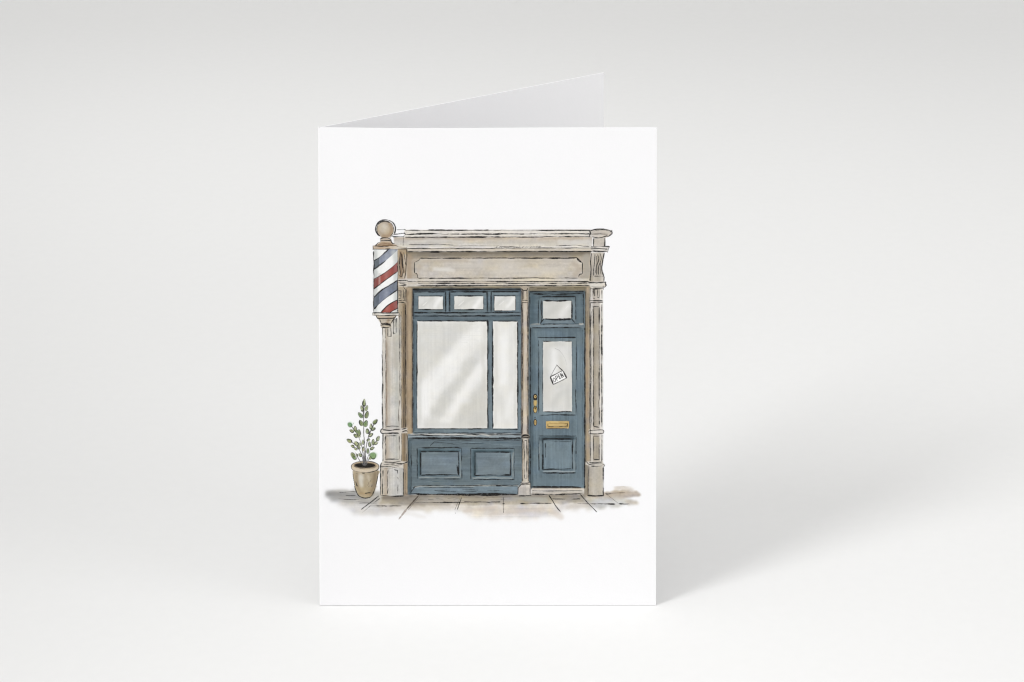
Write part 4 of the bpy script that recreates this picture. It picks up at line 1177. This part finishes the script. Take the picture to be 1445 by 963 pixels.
region("stall_riser", box(575, 612.6, 736.6, 700))
for r in ((588.4, 632.2, 652.2, 677), (664, 632.8, 726.2, 677.8)):
    region("sunk_panel+", box(*r))
region("door_frame", box(746.4, 411, 825.6, 464))
region("window_pane+", box(766, 425, 807, 451))
region("door", box(746.4, 464, 825.6, 689.4))
region("door_glass", box(766, 482.2, 807.6, 582))
region("sunk_panel+", box(760.4, 615.6, 813.4, 668.6))
region("door_step", box(749.4, 689.4, 824, 699.6))
region("column", [(734, 404.4), (748, 404.4), (746.4, 411), (746.4, 612), (747.8, 620), (746.8, 680), (749.6, 684), (749.6, 701.4), (730.6, 701.4), (730.6, 686), (736.4, 680), (736.4, 612.6), (736.4, 411)])
region("open_sign", [(776, 532), (784.6, 515), (787.2, 515), (794.4, 522.4), (800.6, 534.4), (780.6, 544), (776, 533)])
region("door_handle", box(752, 556, 758.8, 584.2))
region("key_plate", box(752.4, 588.8, 758.4, 602.2))
region("letter_box", box(769.8, 594.4, 804, 606))
region("printed_barber_pole", box(525, 347, 562, 446))
region("ball_finial", [(528, 306), (560.5, 306), (560.5, 330), (555, 342), (562, 347), (562.5, 352.2), (525.2, 352.2), (525.2, 347), (532, 344), (535, 336), (528, 330)])
region("striped_drum", box(526.6, 352.2, 561.8, 441.6))
region("pole_bracket", [(525.2, 441.6), (564.4, 441.6), (564, 446), (558, 451), (552.4, 458), (552.4, 463.6), (536, 463.6), (536, 458), (530, 446), (525.2, 446)])
region("printed_plant", box(485, 556, 536.4, 668))
region("terracotta_pot", [(494, 655), (500, 651), (530, 651), (536.2, 655), (536, 664), (534, 672), (528, 700), (522, 704), (508, 704), (501, 692), (497, 668), (495, 660)])
region("soil", [(500, 657), (504, 654.4), (510, 653.4), (520, 653.4), (527, 654.6), (530.5, 657.4), (527, 660), (515, 661.6), (504, 660.4)])

CHILD_OF = {"cornice": "printed_shopfront", "name_board": "printed_shopfront", "pilaster": "printed_shopfront", "window_frame": "printed_shopfront", "window_pane": "printed_shopfront",
            "stall_riser": "printed_shopfront", "sunk_panel": "printed_shopfront", "door_frame": "printed_shopfront", "door": "printed_shopfront", "door_glass": "printed_shopfront",
            "door_step": "printed_shopfront", "column": "printed_shopfront", "open_sign": "printed_shopfront", "door_handle": "printed_shopfront", "key_plate": "printed_shopfront", "letter_box": "printed_shopfront",
            "ball_finial": "printed_barber_pole", "striped_drum": "printed_barber_pole", "pole_bracket": "printed_barber_pole", "terracotta_pot": "printed_plant", "soil": "printed_plant"}
PART_LABEL = {"printed_shopfront": "cream stone shopfront drawn in ink and watercolour", "printed_barber_pole": "barber pole with red, white and blue stripes drawn on the shop corner",
              "printed_plant": "drawn leafy green shrub in a clay pot", "printed_pavement": "grey brown watercolour wash of paving under the shop", "name_board": "blank cream name board over the window",
              "open_sign": "small tilted white sign reading OPEN", "letter_box": "brass letter box", "door_handle": "brass door handle", "door": "blue grey panelled door"}

# ---- the sheet of print: grid points carried onto the leaf (and its slight bow), split into the pieces above
yy = GY0 + np.arange(NY) / GS
xx = GX0 + np.arange(NX) / GS
tt = (yy - 181.0) / 674.0
D_TOP, D_BOT = 0.8806, 0.8865
ss = tt * D_TOP / ((1 - tt) * D_BOT + tt * D_TOP)
left = 450.3 + 1.7 * tt
right = 927.3 - 1.6 * tt
U = (xx[None, :] - left[:, None]) / (right - left)[:, None]
V = np.repeat((1 - ss)[:, None], NX, 1)
BOW = np.vectorize(bow)(U, V)
PTS = np.stack([X0 + W * U - card.location[0], -BOW - 0.00002 - card.location[1], H * V + CARD_Z], -1).astype(np.float32)
def to_lin(c):
    c = c / 255.0
    return np.where(c <= 0.04045, c / 12.92, ((c + 0.055) / 1.055) ** 2.4)
ratio = np.clip(to_lin(img) / to_lin(WHITE), 0, 1).astype(np.float32)
cover = (np.abs(img - WHITE).max(-1) > 0.8)
cell_cover = cover[:-1, :-1] | cover[1:, :-1] | cover[:-1, 1:] | cover[1:, 1:]
cell_id = part_id[:-1, :-1]

def print_material():
    m = paper_material("printed_card_stock", (0.867, 0.865, 0.877), 0.006, 0.15, 1800.0)
    m.name = "watercolour_and_ink_print"
    nt = m.node_tree
    p = nt.nodes["Principled BSDF"]
    src = p.inputs["Base Color"].links[0].from_socket
    at = nt.nodes.new("ShaderNodeAttribute")
    at.attribute_name = "pigment"
    mx = nt.nodes.new("ShaderNodeMix")
    mx.data_type = 'RGBA'
    mx.blend_type = 'MULTIPLY'
    mx.inputs[0].default_value = 1.0
    nt.links.new(src, mx.inputs[6])
    nt.links.new(at.outputs["Color"], mx.inputs[7])
    nt.links.new(mx.outputs[2], p.inputs["Base Color"])
    return m

print_mat = print_material()

def print_piece(name, k):
    jj, ii = np.nonzero(cell_cover & (cell_id == k))
    if len(jj) == 0:
        return None
    quad = np.stack([jj * NX + ii, (jj + 1) * NX + ii, (jj + 1) * NX + ii + 1, jj * NX + ii + 1], 1)
    used, inv = np.unique(quad, return_inverse=True)
    inv = inv.reshape(-1)
    me = bpy.data.meshes.new(name)
    me.vertices.add(len(used))
    me.vertices.foreach_set("co", PTS.reshape(-1, 3)[used].reshape(-1))
    me.loops.add(len(inv))
    me.loops.foreach_set("vertex_index", inv.astype(np.int32))
    me.polygons.add(len(jj))
    me.polygons.foreach_set("loop_start", np.arange(0, len(inv), 4, dtype=np.int32))
    me.update(calc_edges=True)
    at = me.attributes.new("pigment", 'FLOAT_COLOR', 'POINT')
    rgba = np.ones((len(used), 4), np.float32)
    rgba[:, :3] = ratio.reshape(-1, 3)[used]
    at.data.foreach_set("color", rgba.reshape(-1))
    me.materials.append(print_mat)
    o = bpy.data.objects.new(name, me)
    scene.collection.objects.link(o)
    if name in PART_LABEL:
        o["label"] = PART_LABEL[name]
    return o

pieces = {}
made = []
for k in range(1, len(part_names)):
    o = print_piece(part_names[k], k)
    if o is not None:
        made.append((part_names[k], o))
        pieces.setdefault(part_names[k], o)
for nm, o in made:
    o.parent = pieces[CHILD_OF[nm]] if nm in CHILD_OF else card
